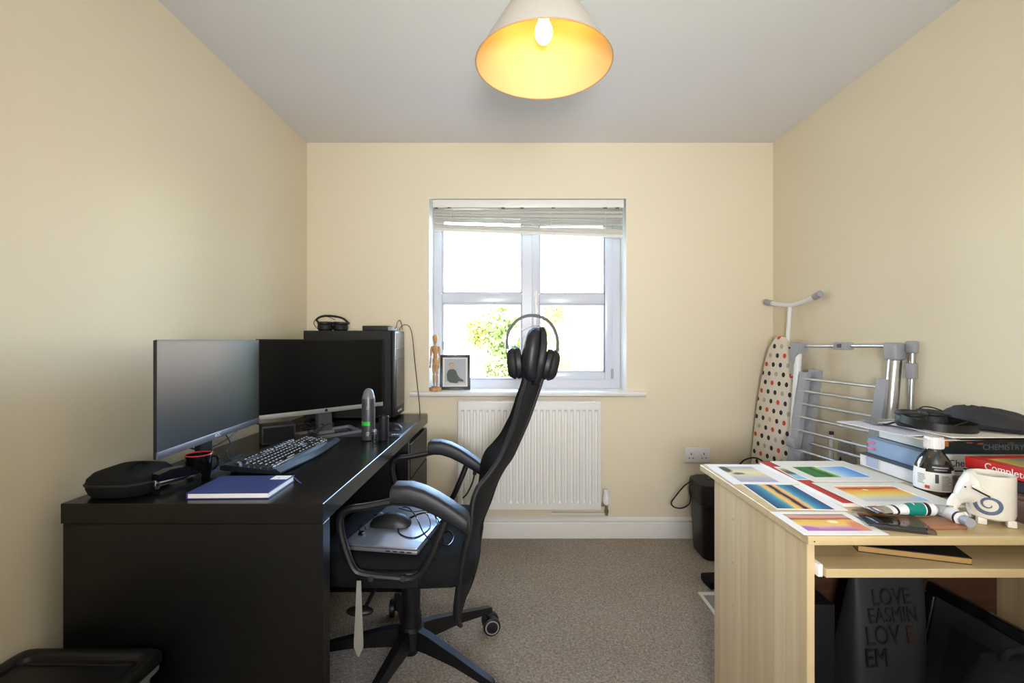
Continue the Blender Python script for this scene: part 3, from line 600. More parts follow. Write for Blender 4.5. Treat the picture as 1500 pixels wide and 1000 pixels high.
# spray can
sc_ = thing('spray_can', 'tall grey spray can with a green band on the black desk', 'spray can', (-.586, 1.905, DZ))
f = MB(); f.lathe([(0, .002), (.023, .002), (.0255, .004), (.0265, .008), (.0265, .163), (.0255, .168)]); f.build('can', mat('gunmetal_can', (84, 85, 88), .38, metal=.5), sc_)
f = MB(); f.lathe([(.0255, .166), (.0255, .172), (.0235, .178), (.0205, .190), (.0165, .201), (.009, .208), (0, .210)]); f.build('cap', mat('grey_cap', (112, 113, 116), .3), sc_)
f = MB(); f.lathe([(.0267, .062), (.0267, .078)], a0=R(200), a1=R(300)); f.build('green_band', mat('green_print', (60, 190, 60), .4), sc_)
for k, (z0, w_) in enumerate(((.135, .012), (.128, .009), (.034, .012), (.028, .012), (.022, .009))):
    f = MB(); f.lathe([(.0267, z0), (.0267, z0 + .003)], a0=R(268), a1=R(268 + w_ * 2200)); f.build('printed_line', m_grey, sc_)
# black tumbler and small glass jar
f = MB(); f.lathe([(0, .001), (.0185, .001), (.020, .004), (.0205, .098), (.0185, .1), (.018, .1), (.0175, .012), (0, .01)])
tb = thing('pen_tumbler', 'matt black cylindrical holder beside the spray can', 'holder', (-.523, 1.90, DZ)); f.build('body', m_blackm, tb); f = MB(); f.lathe([(.0208, .09), (.0212, .092), (.0212, .096), (.0208, .098)]); f.build('rim', m_black, tb)
jr = thing('glass_jar', 'tiny clear jar between the spray can and black holder', 'jar', (-.550, 1.87, DZ))
f = MB(); f.lathe([(0, .001), (.012, .001), (.0135, .004), (.0135, .034), (.010, .038), (.009, .044), (.0075, .044), (.0085, .036), (.0115, .032), (.0115, .005), (0, .004)]); f.build('glass', m_clear, jr); f = MB(); f.lathe([(0, .05), (.0095, .05), (.0098, .045), (.0098, .040), (.0095, .039)]); f.build('lid', m_silver, jr)
# mouse mat and mouse
mm = thing('mouse_mat', 'dark mouse mat with a pale motif near the drawers end', 'mouse mat', (-.601, 2.125, DZ), 0)
MB().bx(-.128, .128, -.165, .165, 0, .003, .0012, 1).build('mat', mat('slate_mat', (36, 38, 46), .38), mm)
for k in range(3): f = MB(); f.tube(cr([(.085 + .012 * k, -.13, .0032), (.092 + .012 * k, -.118, .0032), (.1 + .012 * k, -.125, .0032)], 5), .0012, 5); f.build('printed_motif', m_glint_print, mm)
def mouse(name, label, loc, rz, m, s=1):
    t_ = thing(name, label, 'mouse', loc, rz)
    rings = []
    for u, hw_, hh in ((-.058, .012, .008), (-.054, .022, .018), (-.04, .029, .029), (-.015, .031, .036), (.012, .029, .034), (.036, .028, .026), (.05, .025, .018), (.056, .016, .010)):
        rings.append([(u * s, hw_ * s * math.cos(a), max(0.001, hh * s * math.sin(a)) if math.sin(a) > 0 else .001) for a in [i * math.pi / 10 for i in range(11)]] + [(u * s, 0, .0005)])
    f = MB(); f.loft(rings); f.build('shell', m, t_)
    f = MB(); f.cyl((.03 * s, -.004, .026 * s), (.03 * s, .004, .026 * s), .009 * s, seg=14); f.build('scroll_wheel', m_dgrey, t_)
    f = MB(); f.bx(.0 * s, .05 * s, -.0008, .0008, .026 * s, .0295 * s); f.build('button_seam', m_blackg, t_, 0)
    return t_
mouse('computer_mouse', 'dark mouse on the mouse mat behind the black holder', (-.545, 2.12, DZ + .003), 170, m_black, .8)

# ------------------------------------------------------------------ office chair (faces the desk)
CX, CY = -.352, 1.62
ch = thing('office_chair', 'black high-backed office chair with mesh back and padded armrests', 'chair', (CX, CY, 0))
def hw_ring(x, yc, zc, a, b_, k=12, e=3): return [(x, yc + a * math.copysign(abs(math.cos(2 * math.pi * i / k)) ** (2 / e), math.cos(2 * math.pi * i / k)), zc + b_ * math.copysign(abs(math.sin(2 * math.pi * i / k)) ** (2 / e), math.sin(2 * math.pi * i / k))) for i in range(k)]
for i in range(5):
    a = R(40 + 72 * i); wa = R([12, 100, 200, 250, 340][i]); c, s = math.cos(a), math.sin(a)
    M = Matrix.Rotation(a, 4, 'Z')
    f = MB(); f.M = M
    f.loft([[(r, -w_, z0), (r, w_, z0), (r, w_ * .75, z1), (r, -w_ * .75, z1)] for r, w_, z0, z1 in ((.02, .019, .09, .155), (.08, .018, .094, .150), (.2, .0155, .092, .126), (.3, .014, .080, .104), (.335, .013, .074, .097), (.345, .010, .076, .092))])
    lg_ = f.build('base_leg', m_black, ch)
    f = MB(); f.M = Matrix.Translation((.325 * c, .325 * s, 0)) @ Matrix.Rotation(wa, 4, 'Z')
    f.cyl((0, 0, .05), (0, 0, .08), .007, seg=10); f.box((0.012, 0, .046), (.045, .018, .03), .008); ca_ = f.build('caster_fork', m_black, lg_)
    for k in (-1, 1):
        f = MB(); f.M = Matrix.Translation((.325 * c, .325 * s, 0)) @ Matrix.Rotation(wa, 4, 'Z')
        f.M = f.M @ Matrix.Translation((.016, k * .021, .034)) @ Matrix.Rotation(R(90), 4, 'X')
        f.lathe([(0, -.011), (.027, -.011), (.033, -.008), (.034, 0), (.033, .008), (.027, .011), (0, .011)], seg=24); f.build('wheel', m_black, ca_)
        f = MB(); f.M = Matrix.Translation((.325 * c, .325 * s, 0)) @ Matrix.Rotation(wa, 4, 'Z') @ Matrix.Translation((.016, k * .021, .034)) @ Matrix.Rotation(R(90), 4, 'X')
        f.lathe([(.022, -k * .0118), (.0265, -k * .0118), (.0265, -k * .0102), (.022, -k * .0102)], seg=24); f.build('wheel_ring', m_grey, ca_)
f = MB(); f.lathe([(0, .06), (.022, .06), (.026, .066), (.027, .2), (.034, .2), (.036, .16), (.045, .15), (.047, .09), (.03, .08)]); f.lathe([(.030, .155), (.032, .3), (.026, .3), (.026, .40)]); f.build('gas_column', m_black, ch)
f = MB(); f.bx(-.11, .1, -.085, .085, .385, .425, .012); f.build('tilt_mechanism', m_blackm, ch)
# seat cushion
rings = []
for u, hw_, zt, zb in ((-.262, .17, .455, .43), (-.258, .215, .475, .405), (-.235, .236, .492, .397), (-.18, .245, .502, .392), (-.05, .247, .503, .388), (.08, .245, .503, .384), (.17, .238, .506, .384), (.215, .222, .502, .392), (.235, .19, .482, .41), (.24, .15, .46, .43)):
    rings.append(hw_ring(u, 0, (zt + zb) / 2, hw_, (zt - zb) / 2, 28, 4.5))
f = MB(); f.loft(rings); f.build('seat', m_fabric, ch)
# backrest shell in mesh, edges wrapped forward, neck narrowing to the headrest
PROF = [(548, 769, 796, .06), (566, 765, 791, .066), (584, 759, 785, .085), (619, 749, 774, .135), (638, 741, 767, .165), (664, 728, 757, .195), (686, 711, 748, .215), (702, 697, 738, .225), (725, 689, 727, .232), (757, 686, 717, .236), (795, 676, 704, .236), (842, 669, 700, .222), (874, 666, 692, .20), (893, 668, 684, .178), (899, 672, 679, .16)]
def backrow(py, pl, pr, hw_):
    dm = CY - hw_ * .62; z = CZ - (py - 498) * dm / F; xl = (pl - 752) * (CY - hw_) / F - CX; xr = (pr - 752) * CY / F - CX
    return z, xl, xr
outer, inner, edges = [], [], ([], [])
T = .018
PR = [Vector((*p[:3], )) for p in PROF]
fine = []
for i in range(len(PROF) - 1):
    n_ = 3
    for j in range(n_):
        t_ = j / n_
        q = []
        for c in range(4):
            a, b_, c2, d_ = PROF[max(i - 1, 0)][c], PROF[i][c], PROF[i + 1][c], PROF[min(i + 2, len(PROF) - 1)][c]
            q.append(.5 * (2 * b_ + (c2 - a) * t_ + (2 * a - 5 * b_ + 4 * c2 - d_) * t_ ** 2 + (3 * b_ - a - 3 * c2 + d_) * t_ ** 3))
        fine.append(q)
fine.append(PROF[-1])
rings = []
for q in fine:
    z, xl, xr = backrow(*q); hw_ = q[3]; ts = [-1, -.96, -.85, -.6, -.3, 0, .3, .6, .85, .96, 1]
    back = [(xr - (xr - xl - .010) * abs(t_) ** 2.2, hw_ * t_, z) for t_ in ts]
    front = [(x - (T if abs(t_) < .97 else .008), y, z_) for (x, y, z_), t_ in zip(back, ts)]
    rings.append(back + front[::-1])
    edges[0].append((xl + .006, -hw_, z)); edges[1].append((xl + .006, hw_, z))
f = MB(); f.loft(rings); bk = f.build('backrest', m_mesh, ch)
for e in edges: f = MB(); f.tube(e, .0075, 8); f.build('back_frame_edge', m_leather, bk)
f = MB(); sp_ = [(backrow(*q)[2] + .003, 0, backrow(*q)[0]) for q in fine[:-2]]; f.tube(sp_, .005, 6); f.build('back_seam', m_black, bk)
f = MB(); f.loft([hw_ring(x, 0, z, .05, .016, 12) for x, z in ((.02, .402), (.14, .40), (.205, .41))]); f.loft([[(x, -.04, z), (x, .04, z), (x + .02, .04, z + .01), (x + .02, -.04, z + .01)] for x, z in ((.19, .40), (.20, .44), (.20, .56))]); f.build('back_bracket', m_black, ch)
# headrest
hx0, hx1 = .028 - CX, .088 - CX
f = MB(); rr = []
for z, a, b_, dx in ((.995, .012, .05, .004), (1.003, .022, .085, .002), (1.02, .028, .102, 0), (1.06, .031, .112, 0), (1.11, .031, .112, .006), (1.148, .028, .102, .012), (1.166, .022, .085, .016), (1.176, .01, .05, .02)):
    rr.append([((hx0 + hx1) / 2 - .002 + dx + a * math.copysign(abs(math.cos(t_)) ** .8, math.cos(t_)), b_ * math.copysign(abs(math.sin(t_)) ** .7, math.sin(t_)), z) for t_ in [2 * math.pi * i / 24 for i in range(24)]])
f.loft(rr); hr = f.build('headrest', m_leather, ch)
f = MB(); rr = []
for z, x0_, x1_, b_ in ((.985, .055, .092, .06), (1.0, .06, .096, .075), (1.06, .072, .108, .095), (1.12, .082, .114, .098), (1.16, .085, .112, .085), (1.178, .088, .106, .05)):
    a = (x1_ - x0_) / 2; m_ = (x0_ + x1_) / 2 - CX
    rr.append([(m_ + a * math.copysign(abs(math.cos(t_)) ** .6, math.cos(t_)), b_ * math.copysign(abs(math.sin(t_)) ** .6, math.sin(t_)), z) for t_ in [2 * math.pi * i / 20 for i in range(20)]])
f.loft(rr); f.build('headrest_shell', m_black, hr)
# armrests
for s in (-1, 1):
    y = s * .287
    f = MB(); top = [(-.344, .699, .012), (-.341, .700, .024), (-.332, .703, .028), (-.29, .702, .029), (-.25, .690, .029), (-.21, .670, .029), (-.17, .645, .028), (-.138, .623, .027), (-.128, .616, .024), (-.124, .613, .012)]
    f.loft([hw_ring(x - CX, y, z, .036 if h_ > .02 else .026, h_, 20, 4.2) for x, z, h_ in top]); ap = f.build('armrest_pad', m_leather, ch)
    f = MB(); pth = cr([(x - CX, y, z) for x, z in ((-.19, .628), (-.215, .565), (-.25, .49), (-.285, .459), (-.34, .461), (-.42, .470), (-.452, .486), (-.475, .54), (-.49, .60), (-.487, .638), (-.462, .656), (-.41, .664), (-.31, .684))], 5)
    f.tube(pth, .011, 10); f.build('arm_frame', m_black, ch)
    f = MB()
    for x in (-.40, -.31): f.cyl((x - CX, s * .24, .452), (x - CX, y + s * .012, .464), .008, seg=12)
    f.bx(-.44 - CX, -.27 - CX, s * .25, s * .276, .425, .468, .004); f.build('arm_mount', m_black, ch)
# height lever and hanging tag
f = MB(); f.tube([(-.05, -.05, .40), (-.065, -.18, .385), (-.075, -.25, .365)], .006, 8); lv = f.build('height_lever', m_black, ch)
f = MB(); f.ell((-.088, -.27, .358), (.040, .02, .012)); f.build('lever_paddle', m_black, lv)
f = MB(); pts = [(.006, .455), (.008, .40), (.010, .34), (.0125, .29), (.0125, .268), (.0, .24)]
f.loft([[(-.084 - .352 - CX - w_ - .0005 * i, -.291, z), (-.084 - .352 - CX + w_, -.291, z), (-.084 - .352 - CX + w_, -.2895, z), (-.084 - .352 - CX - w_, -.2895, z)] for i, (w_, z) in enumerate((max(w, .0006), z) for w, z in pts)]); o = f.build('hanging_tag', mat('pale_fabric_tag', (150, 148, 140), .6), ch); o['label'] = 'pale pointed strap hanging under the armrest'

# headphones over the headrest
hp = thing('over_ear_headphones', 'black over-ear headphones hung over the chair headrest', 'headphones', (.0645, 1.60, 1.0))
arc = [(-.079, .0, .105), (-.082, 0, .13), (-.074, 0, .165), (-.05, 0, .196), (-.02, 0, .211), (.012, 0, .212), (.042, 0, .201), (.066, 0, .176), (.079, 0, .14), (.080, 0, .11), (.075, 0, .085)]
f = MB(); pts = cr(arc, 5); f.loft([[p + Vector((0, -.013, 0)), p + Vector((0, .013, 0)), p * 1 + Vector((0, .012, 0)) + (Vector((p.x, 0, p.z - .12)).normalized() * .0095), p + Vector((0, -.012, 0)) + (Vector((p.x, 0, p.z - .12)).normalized() * .0095)] for p in pts]); f.build('headband', m_black, hp)
f = MB(); pts = cr([(-.078, 0, .135), (-.05, 0, .155), (-.02, 0, .172), (.0, 0, .180), (.02, 0, .181), (.045, 0, .17), (.062, 0, .145), (.074, 0, .12)], 5); f.loft([[p + Vector((0, -.014, 0)), p + Vector((0, .014, 0)), p + Vector((0, .014, .0012)), p + Vector((0, -.014, .0012))] for p in pts]); f.build('suspension_strap', m_dgrey, hp)
for s, x, z, tz in ((-1, -.064, .055, 5), (1, .066, .048, -14)):
    cu = MB(); cu.M = Matrix.Translation((x, 0, z)) @ Matrix.Rotation(R(-tz), 4, 'Y') @ Matrix.Rotation(R(90 * s), 4, 'Y')
    cu.lathe([(0, .022), (.03, .021), (.04, .015), (.047, .003), (.048, -.003), (.045, -.006), (0, -.006)], seg=28, sx=1.12, sy=.95); cu = cu.build('ear_cup', m_blackm, hp)
    e = MB(); e.M = Matrix.Translation((x, 0, z)) @ Matrix.Rotation(R(-tz), 4, 'Y') @ Matrix.Rotation(R(90 * s), 4, 'Y')
    e.lathe([(.02, -.006), (.044, -.006), (.048, -.012), (.046, -.024), (.036, -.028), (.026, -.025), (.02, -.012)], seg=28, sx=1.12, sy=.95); e.build('ear_pad', m_leather, cu)
    e = MB(); e.cyl((x * 1.33, 0, z + .06), (x * 1.30, 0, z + .03), .0055, seg=10); e.build('slider', m_silver, cu)

# laptop and mouse on the chair seat
ZS = .5035
lp = thing('laptop', 'closed silver laptop lying on the chair seat', 'laptop', (-.372, 1.56, ZS + .001), -9)
MB().bx(-.118, .118, -.165, .165, 0, .011, .003).build('base', m_silver, lp); MB().bx(-.118, .118, -.165, .165, .0125, .020, .003).build('lid', mat('silver_lid', (176, 182, 196), .3, metal=.75), lp)
for k in range(4): MB().bx(.02 + .022 * k, .034 + .022 * k, -.1655, -.164, .004, .008).build('port', m_blackm, lp, 0)
for y in (-.10, .10): MB().bx(-.1195, -.114, y - .02, y + .02, .006, .016, .002).build('hinge', m_dgrey, lp)
ms_ = mouse('computer_mouse', 'black wired mouse lying on top of the silver laptop', (-.405, 1.555, ZS + .0215), 178, m_black, 1.15)
f = MB(); zl = ZS + .0235
f.tube(cr([(-.35, 1.58, zl + .012), (-.30, 1.60, zl + .02), (-.27, 1.53, zl + .002), (-.30, 1.45, zl), (-.35, 1.47, zl), (-.37, 1.53, zl), (-.33, 1.60, zl + .012), (-.28, 1.62, zl + .012), (-.25, 1.55, zl + .004), (-.235, 1.48, ZS + .004), (-.2, 1.44, ZS + .003), (-.19, 1.5, ZS + .003), (-.215, 1.55, ZS + .003), (-.24, 1.47, ZS + .003), (-.22, 1.42, ZS + .003)], 8), .0021, 6); f.build('cable', m_blackg, ms_).matrix_parent_inverse = ms_.matrix_basis.inverted()
f = MB(); f.tube(cr([(-.40, 1.70, zl + .004), (-.36, 1.62, zl + .03), (-.31, 1.50, zl + .045), (-.28, 1.45, zl + .02), (-.255, 1.43, zl + .0), (-.235, 1.41, ZS + .003), (-.245, 1.395, ZS - .002)], 8), .0021, 6)
f.tube(cr([(-.41, 1.69, zl + .004), (-.35, 1.64, zl + .01), (-.30, 1.65, zl + .01), (-.26, 1.60, zl + .004), (-.23, 1.52, ZS + .01), (-.21, 1.45, ZS + .004)], 8), .0018, 6)
tag(f.build('charger_cable', m_blackg), 'loose black cable looped across the laptop and seat', 'cable')
f = MB(); f.box((-.476, 1.475, zl + .003), (.016, .02, .008), .002); f.tube(cr([(-.48, 1.48, zl + .005), (-.488, 1.49, zl + .014), (-.478, 1.505, zl + .016), (-.468, 1.495, zl + .006)], 5), .0018, 6)
tag(f.build('usb_dongle', m_blackg), 'tiny black dongle on the front corner of the silver laptop', 'dongle')
f = MB(); f.tube(cr([(-.156, 1.907, .60), (-.165, 1.90, .56), (-.185, 1.89, .52), (-.2, 1.87, .508)], 6), .0035, 6); f.cyl((-.154, 1.907, .615), (-.157, 1.907, .59), .008, seg=10)
tag(f.build('armrest_cord', m_black), 'short black cord hanging from the far armrest pad', 'cord')

# ------------------------------------------------------------------ on the window sill
ZSILL = WZ0 + .0052
mn = thing('artist_mannequin', 'jointed wooden artist mannequin standing on the window sill', 'figurine', (-.447, 2.697, ZSILL), -18); mn.scale = (.92, .92, .92)
f = MB(); f.lathe([(0, 0), (.036, 0), (.039, .004), (.039, .018), (.036, .022), (0, .022)]); f.build('base', m_mann, mn)
def limb(name, a, b_, r0, r1, parent): 
    a, b_ = Vector(a), Vector(b_); f = MB(); L_ = (b_ - a); n_ = 8
    f.tube([a + L_ * (i / n_) for i in range(n_ + 1)], [max(.0015, (r0 + (r1 - r0) * (i / n_)) * (math.sin(math.pi * (.12 + .76 * i / n_)) ** .5)) for i in range(n_ + 1)], 10); return f.build(name, m_mann, parent)
f = MB(); f.lathe([(0, .292), (.006, .293), (.0135, .31), (.0165, .33), (.0145, .342), (.007, .349), (0, .350)], seg=20); f.build('head', m_mann, mn)
MB().cyl((0, 0, .278), (0, 0, .296), .005).build('neck', m_mann, mn)
f = MB(); f.loft([[(a * math.cos(t_), b_ * math.sin(t_), z) for t_ in [i * math.pi / 8 for i in range(16)]] for z, a, b_ in ((.225, .010, .008), (.232, .015, .011), (.25, .021, .0145), (.27, .024, .015), (.279, .018, .011), (.282, .008, .006))]); f.build('chest', m_mann, mn)
f = MB(); f.ell((0, 0, .216), (.0135, .0115, .014)); f.build('waist', m_mann, mn)
f = MB(); f.loft([[(a * math.cos(t_), b_ * math.sin(t_), z) for t_ in [i * math.pi / 8 for i in range(16)]] for z, a, b_ in ((.168, .014, .010), (.176, .019, .013), (.19, .0195, .014), (.203, .015, .011), (.208, .008, .006))]); f.build('pelvis', m_mann, mn)
for s in (-1, 1):
    MB().ell((s * .0265, 0, .272), (.0062, .0062, .0062)).build('shoulder_joint', m_mann, mn)
    limb('upper_arm', (s * .028, 0, .272), (s * .030, -.002, .215), .0075, .0065, mn); limb('forearm', (s * .030, -.002, .213), (s * .030, -.010, .163), .0065, .005, mn)
    f = MB(); f.ell((s * .030, -.012, .152), (.0045, .006, .011)); f.build('hand', m_mann, mn)
    limb('thigh', (s * .0105, 0, .172), (s * .0105, 0, .104), .0105, .009, mn); limb('calf', (s * .0105, 0, .102), (s * .0105, .002, .036), .0088, .006, mn)
    f = MB(); f.ell((s * .0115, -.010, .0275), (.0075, .018, .0062)); f.build('foot', m_mann, mn)
MB().cyl((0, .02, .02), (0, .012, .18), .0016, seg=8).build('support_wire', m_chrome, mn)

pf = thing('photo_frame', 'black photo frame with a toddler portrait leaning on the window sill', 'picture frame', (-.343, 2.775, ZSILL), rot=(R(-9), 0, R(6)))
fw, fh = .178, .205
m_fr = mat('black_frame_wood', (24, 24, 28), .4)
for x0, x1, z0, z1 in ((-fw / 2, fw / 2, 0, .016), (-fw / 2, fw / 2, fh - .016, fh), (-fw / 2, -fw / 2 + .016, .016, fh - .016), (fw / 2 - .016, fw / 2, .016, fh - .016)): MB().bx(x0, x1, -.009, .009, z0, z1, .002).build('frame_rail', m_fr, pf)
MB().bx(-fw / 2 + .015, fw / 2 - .015, -.003, .004, .015, fh - .015).build('mount', m_paper, pf, 0)
pr_ = MB().bx(-.062, .062, -.0038, -.003, .024, fh - .024).build('photo_print', mat('grey_photo_ground', (176, 178, 184), .5, var=.08, vscale=14), pf, 0)
def flat(poly, y, m, par, name='print_patch'):
    f = MB(); f.loft([[(x, y, z) for x, z in poly], [(x, y - .0003, z) for x, z in poly]]); return f.build(name, m, par, 0)
def oval(cx, cz, a, b_, k=20): return [(cx + a * math.cos(2 * math.pi * i / k), cz + b_ * math.sin(2 * math.pi * i / k)) for i in range(k)]
m_jm = mat('dark_green_print', (44, 62, 58), .6, var=.2, vscale=60); m_sk = mat('skin_print', (206, 168, 148), .6); m_hairp = mat('fair_hair_print', (178, 152, 118), .6)
flat([(-.055, .045), (.055, .038), (.06, .03), (.06, .025), (-.06, .025), (-.06, .04)], -.0039, mat('pale_print', (208, 206, 206), .6), pr_)
flat([(-.046, .055), (-.05, .09), (-.042, .112), (-.028, .12), (-.008, .12), (.006, .11), (.014, .085), (.03, .066), (.05, .054), (.048, .044), (.02, .048), (.012, .036), (-.03, .04)], -.0041, m_jm, pr_)
flat(oval(-.02, .142, .0165, .019), -.0044, m_hairp, pr_); flat(oval(-.019, .136, .0145, .0165), -.0047, m_sk, pr_)
for x in (-.025, -.013): flat(oval(x, .139, .0016, .0012, 8), -.005, m_jm, pr_)
flat(oval(-.019, .1275, .003, .0009, 8), -.005, mat('lip_print', (170, 104, 98), .6), pr_)
flat(oval(.052, .046, .006, .005, 10), -.0044, m_sk, pr_); flat(oval(.018, .037, .006, .005, 10), -.0044, m_sk, pr_)
MB().bx(-fw / 2 + .012, fw / 2 - .012, -.0075, -.0065, .012, fh - .012).build('pane', m_photoglass, pf, 0)
f = MB(); f.loft([[(-.02, .009, .15), (.02, .009, .15), (.02, .012, .15), (-.02, .012, .15)], [(-.03, .055, .012), (.03, .055, .012), (.03, .058, .012), (-.03, .058, .012)]]); f.build('strut', m_fr, pf, 0)

# ------------------------------------------------------------------ paper shredder in the corner
sd = thing('paper_shredder', 'black paper shredder bin on the carpet below the wall socket', 'shredder', (1.13, 2.50, 0), 0)
f = MB(); f.loft([superring(a, b_, z, 6, 32) for z, a, b_ in ((.002, .145, .088), (.012, .152, .093), (.28, .166, .104), (.283, .168, .106))]); f.build('bin', m_black, sd)
f = MB(); f.loft([superring(a, b_, z, 6, 32) for z, a, b_ in ((.285, .171, .108), (.30, .174, .111), (.365, .174, .111), (.388, .168, .106), (.397, .15, .09), (.398, .05, .03))]); hd = f.build('shredder_head', m_blackm, sd)
MB().bx(-.11, .11, -.012, .012, .396, .4).build('feed_slot', m_blackg, hd, 0); MB().bx(-.09, -.055, -.1125, -.109, .33, .352, .002).build('switch_panel', m_grey, hd); MB().bx(-.085, -.07, -.1135, -.112, .334, .348, .001).build('rocker_switch', m_black, hd)
f = MB(); f.M = Matrix.Translation((-1.13, -2.50, 0)); f.tube(cr([(.985, 2.52, .385), (.965, 2.53, .382), (.925, 2.55, .345), (.885, 2.58, .275), (.872, 2.60, .235), (.89, 2.60, .212), (.925, 2.58, .215), (.953, 2.55, .25), (.955, 2.54, .30), (.945, 2.53, .345), (.968, 2.53, .372)], 8), .0036, 8); f.build('power_cable', m_black, sd)
f = MB(); f.tube(cr([(1.12, 2.44, .405), (1.12, 2.38, .47), (1.14, 2.32, .545), (1.19, 2.27, .558), (1.235, 2.2, .48), (1.25, 2.15, .2), (1.26, 2.1, .005)], 8), .004, 8)
tag(f.build('trailing_cable', m_black), 'black cable rising behind the paintings near the ironing board', 'cable')
pp = thing('loose_magazine', 'glossy magazine page lying on the carpet behind the maple desk', 'magazine', (.932, 1.967, .001), 0)
MB().bx(-.105, .105, -.148, .148, 0, .003).build('pages', m_paper, pp, 0); MB().bx(-.09, .10, -.13, .12, .0031, .0036).build('printed_page', mat('grey_print', (150, 152, 156), .3, var=.5, vscale=40), pp, 0)
tag(put(MB().box((0, 0, .02), (.16, .1, .036), .012).build('black_pouch', m_fabric), (.965, 2.185, .001), 4), 'small black pouch on the carpet beside the magazine page', 'pouch')

# ------------------------------------------------------------------ ironing board, folded and leaning on the wall
m_cover = mat('dotted_cotton', (224, 214, 198), .85, bump=.05, bscale=300)
n, l, p = nodes_of(m_cover)
tc = n.new('ShaderNodeTexCoord'); sp_ = n.new('ShaderNodeSeparateXYZ'); l.new(tc.outputs['Object'], sp_.inputs[0])
pu, pv = .056, .0485
row = maths(n, l, 'DIVIDE', sp_.outputs['Z'], pv); ri = maths(n, l, 'FLOOR', row)
off = maths(n, l, 'MULTIPLY', maths(n, l, 'MODULO', maths(n, l, 'ADD', ri, 200.0), 2.0), .5)
colu = maths(n, l, 'ADD', maths(n, l, 'DIVIDE', sp_.outputs['Y'], pu), off); ci = maths(n, l, 'FLOOR', colu)
fx = maths(n, l, 'MULTIPLY', maths(n, l, 'SUBTRACT', maths(n, l, 'FRACT', colu), .5), pu); fz = maths(n, l, 'MULTIPLY', maths(n, l, 'SUBTRACT', maths(n, l, 'FRACT', row), .5), pv)
dist = maths(n, l, 'SQRT', maths(n, l, 'ADD', maths(n, l, 'MULTIPLY', fx, fx), maths(n, l, 'MULTIPLY', fz, fz)))
dot = maths(n, l, 'LESS_THAN', dist, .0125)
# colour by row/column cycle: orange-red, charcoal, navy, sage
cyc = maths(n, l, 'FRACT', maths(n, l, 'DIVIDE', maths(n, l, 'ADD', maths(n, l, 'ADD', ci, maths(n, l, 'MULTIPLY', ri, 2.0)), 400.5), 5.0))
rp = ramp_node(n, [(0, (38, 38, 48)), (.2, (206, 72, 48)), (.4, (44, 42, 48)), (.6, (176, 176, 160)), (.8, (40, 44, 62))], 'CONSTANT'); l.new(cyc, rp.inputs[0])
mx = n.new('ShaderNodeMix'); mx.data_type = 'RGBA'; l.new(dot, mx.inputs['Factor']); mx.inputs['A'].default_value = srgb(226, 216, 200); l.new(rp.outputs[0], mx.inputs['B']); l.new(mx.outputs['Result'], p.inputs['Base Color'])
# local frame: y across the board (towards the window = +), z up the board, x = thickness
ib = thing('ironing_board', 'folded ironing board in a polka-dot cover leaning in the corner', 'ironing board', (1.323, 2.462, .012), rot=(0, R(4.0), R(6)))
def board_outline(k, ez=0):
    pts = []
    prof_ = [(0.0, .10), (.01, .15), (.05, .165), (.5, .165), (.64, .16), (.80, .145), (.93, .122), (1.02, .100), (1.08, .078), (1.12, .052), (1.14, .025), (1.145, 0)]
    for z, w_ in prof_: pts.append((w_ * k, z))
    return [(w_, z) for w_, z in pts] + [(-w_, z) for w_, z in pts[-2::-1]]
f = MB(); bo = board_outline(1)
f.loft([[(x, y * q, .57 + (z - .57) * (q * .5 + .5)) for y, z in bo] for x, q in ((-.012, .96), (-.010, .985), (-.004, 1), (.010, 1), (.014, .98))]); bd = f.build('padded_cover', m_cover, ib)
f = MB(); f.loft([[(x, y * .93, .02 + z * .97) for y, z in bo] for x in (.0142, .020)]); f.build('board_deck', m_grey, ib)
f = MB(); f.tube(cr([(.045, -.005, .1), (.043, 0, .6), (.040, .0, 1.1), (.042, 0, 1.318)], 4), .011, 10); f.tube(cr([(.022, -.215, 1.342), (.028, -.14, 1.326), (.038, -.06, 1.314), (.040, 0, 1.312), (.038, .05, 1.316), (.030, .11, 1.327), (.024, .150, 1.335)], 5), .0115, 10); f.build('leg_frame', m_plasw, ib)
for s, y, z in ((-1, -.212, 1.342), (1, .150, 1.336)):
    f = MB(); f.cyl((.020, y + s * .022, z + .006), (.026, y - s * .02, z - .006), .0165, seg=14); f.build('end_foot', m_grey, ib)
f = MB(); f.tube([(.03, -.10, .1), (.035, -.10, .95)], .010, 8); f.tube([(.03, .10, .1), (.035, .10, .8)], .010, 8); f.build('second_leg', m_plasw, ib)

# ------------------------------------------------------------------ folding clothes airer leaning on the same wall
ai = thing('clothes_airer', 'silver folding clothes airer leaning on the wall beside the ironing board', 'clothes airer')
AX = 1.452; yn, yf = 1.80, 2.27
f = MB(); f.cyl((AX, yn, 1.112), (AX, yf, 1.106), .0075, seg=12); f.build('top_rail', m_alu, ai)
f = MB(); ym = 2.03; f.bx(AX - .016, AX + .014, ym - .045, ym + .035, 1.093, 1.124, .005); f.build('rail_clip', m_grey, ai); MB().bx(AX - .0175, AX - .015, ym - .01, ym + .012, 1.102, 1.118).build('clip_slot', m_dgrey, ai, 0)
f = MB(); f.cyl((AX, yn - .005, 1.06), (AX - .10, yn - .005, .02), .024, seg=20); f.build('near_post', m_alu, ai)
f = MB(); f.M = Matrix.Translation((AX, yn - .005, 1.09)); f.box((0, 0, 0), (.056, .056, .068), .012, 3); f.build('post_cap', m_grey, ai)
f = MB(); f.cyl((AX + .022, yn - .055, 1.10), (AX - .02, yn - .055, .02), .010, seg=12); f.build('rear_leg', m_alu, ai)
f = MB(); f.box((AX + .022, yn - .055, 1.108), (.03, .036, .046), .008); f.build('rear_leg_cap', m_grey, ai); MB().box((AX + .018, yn - .055, 1.02), (.028, .03, .06), .006).build('leg_sleeve', m_grey, ai)
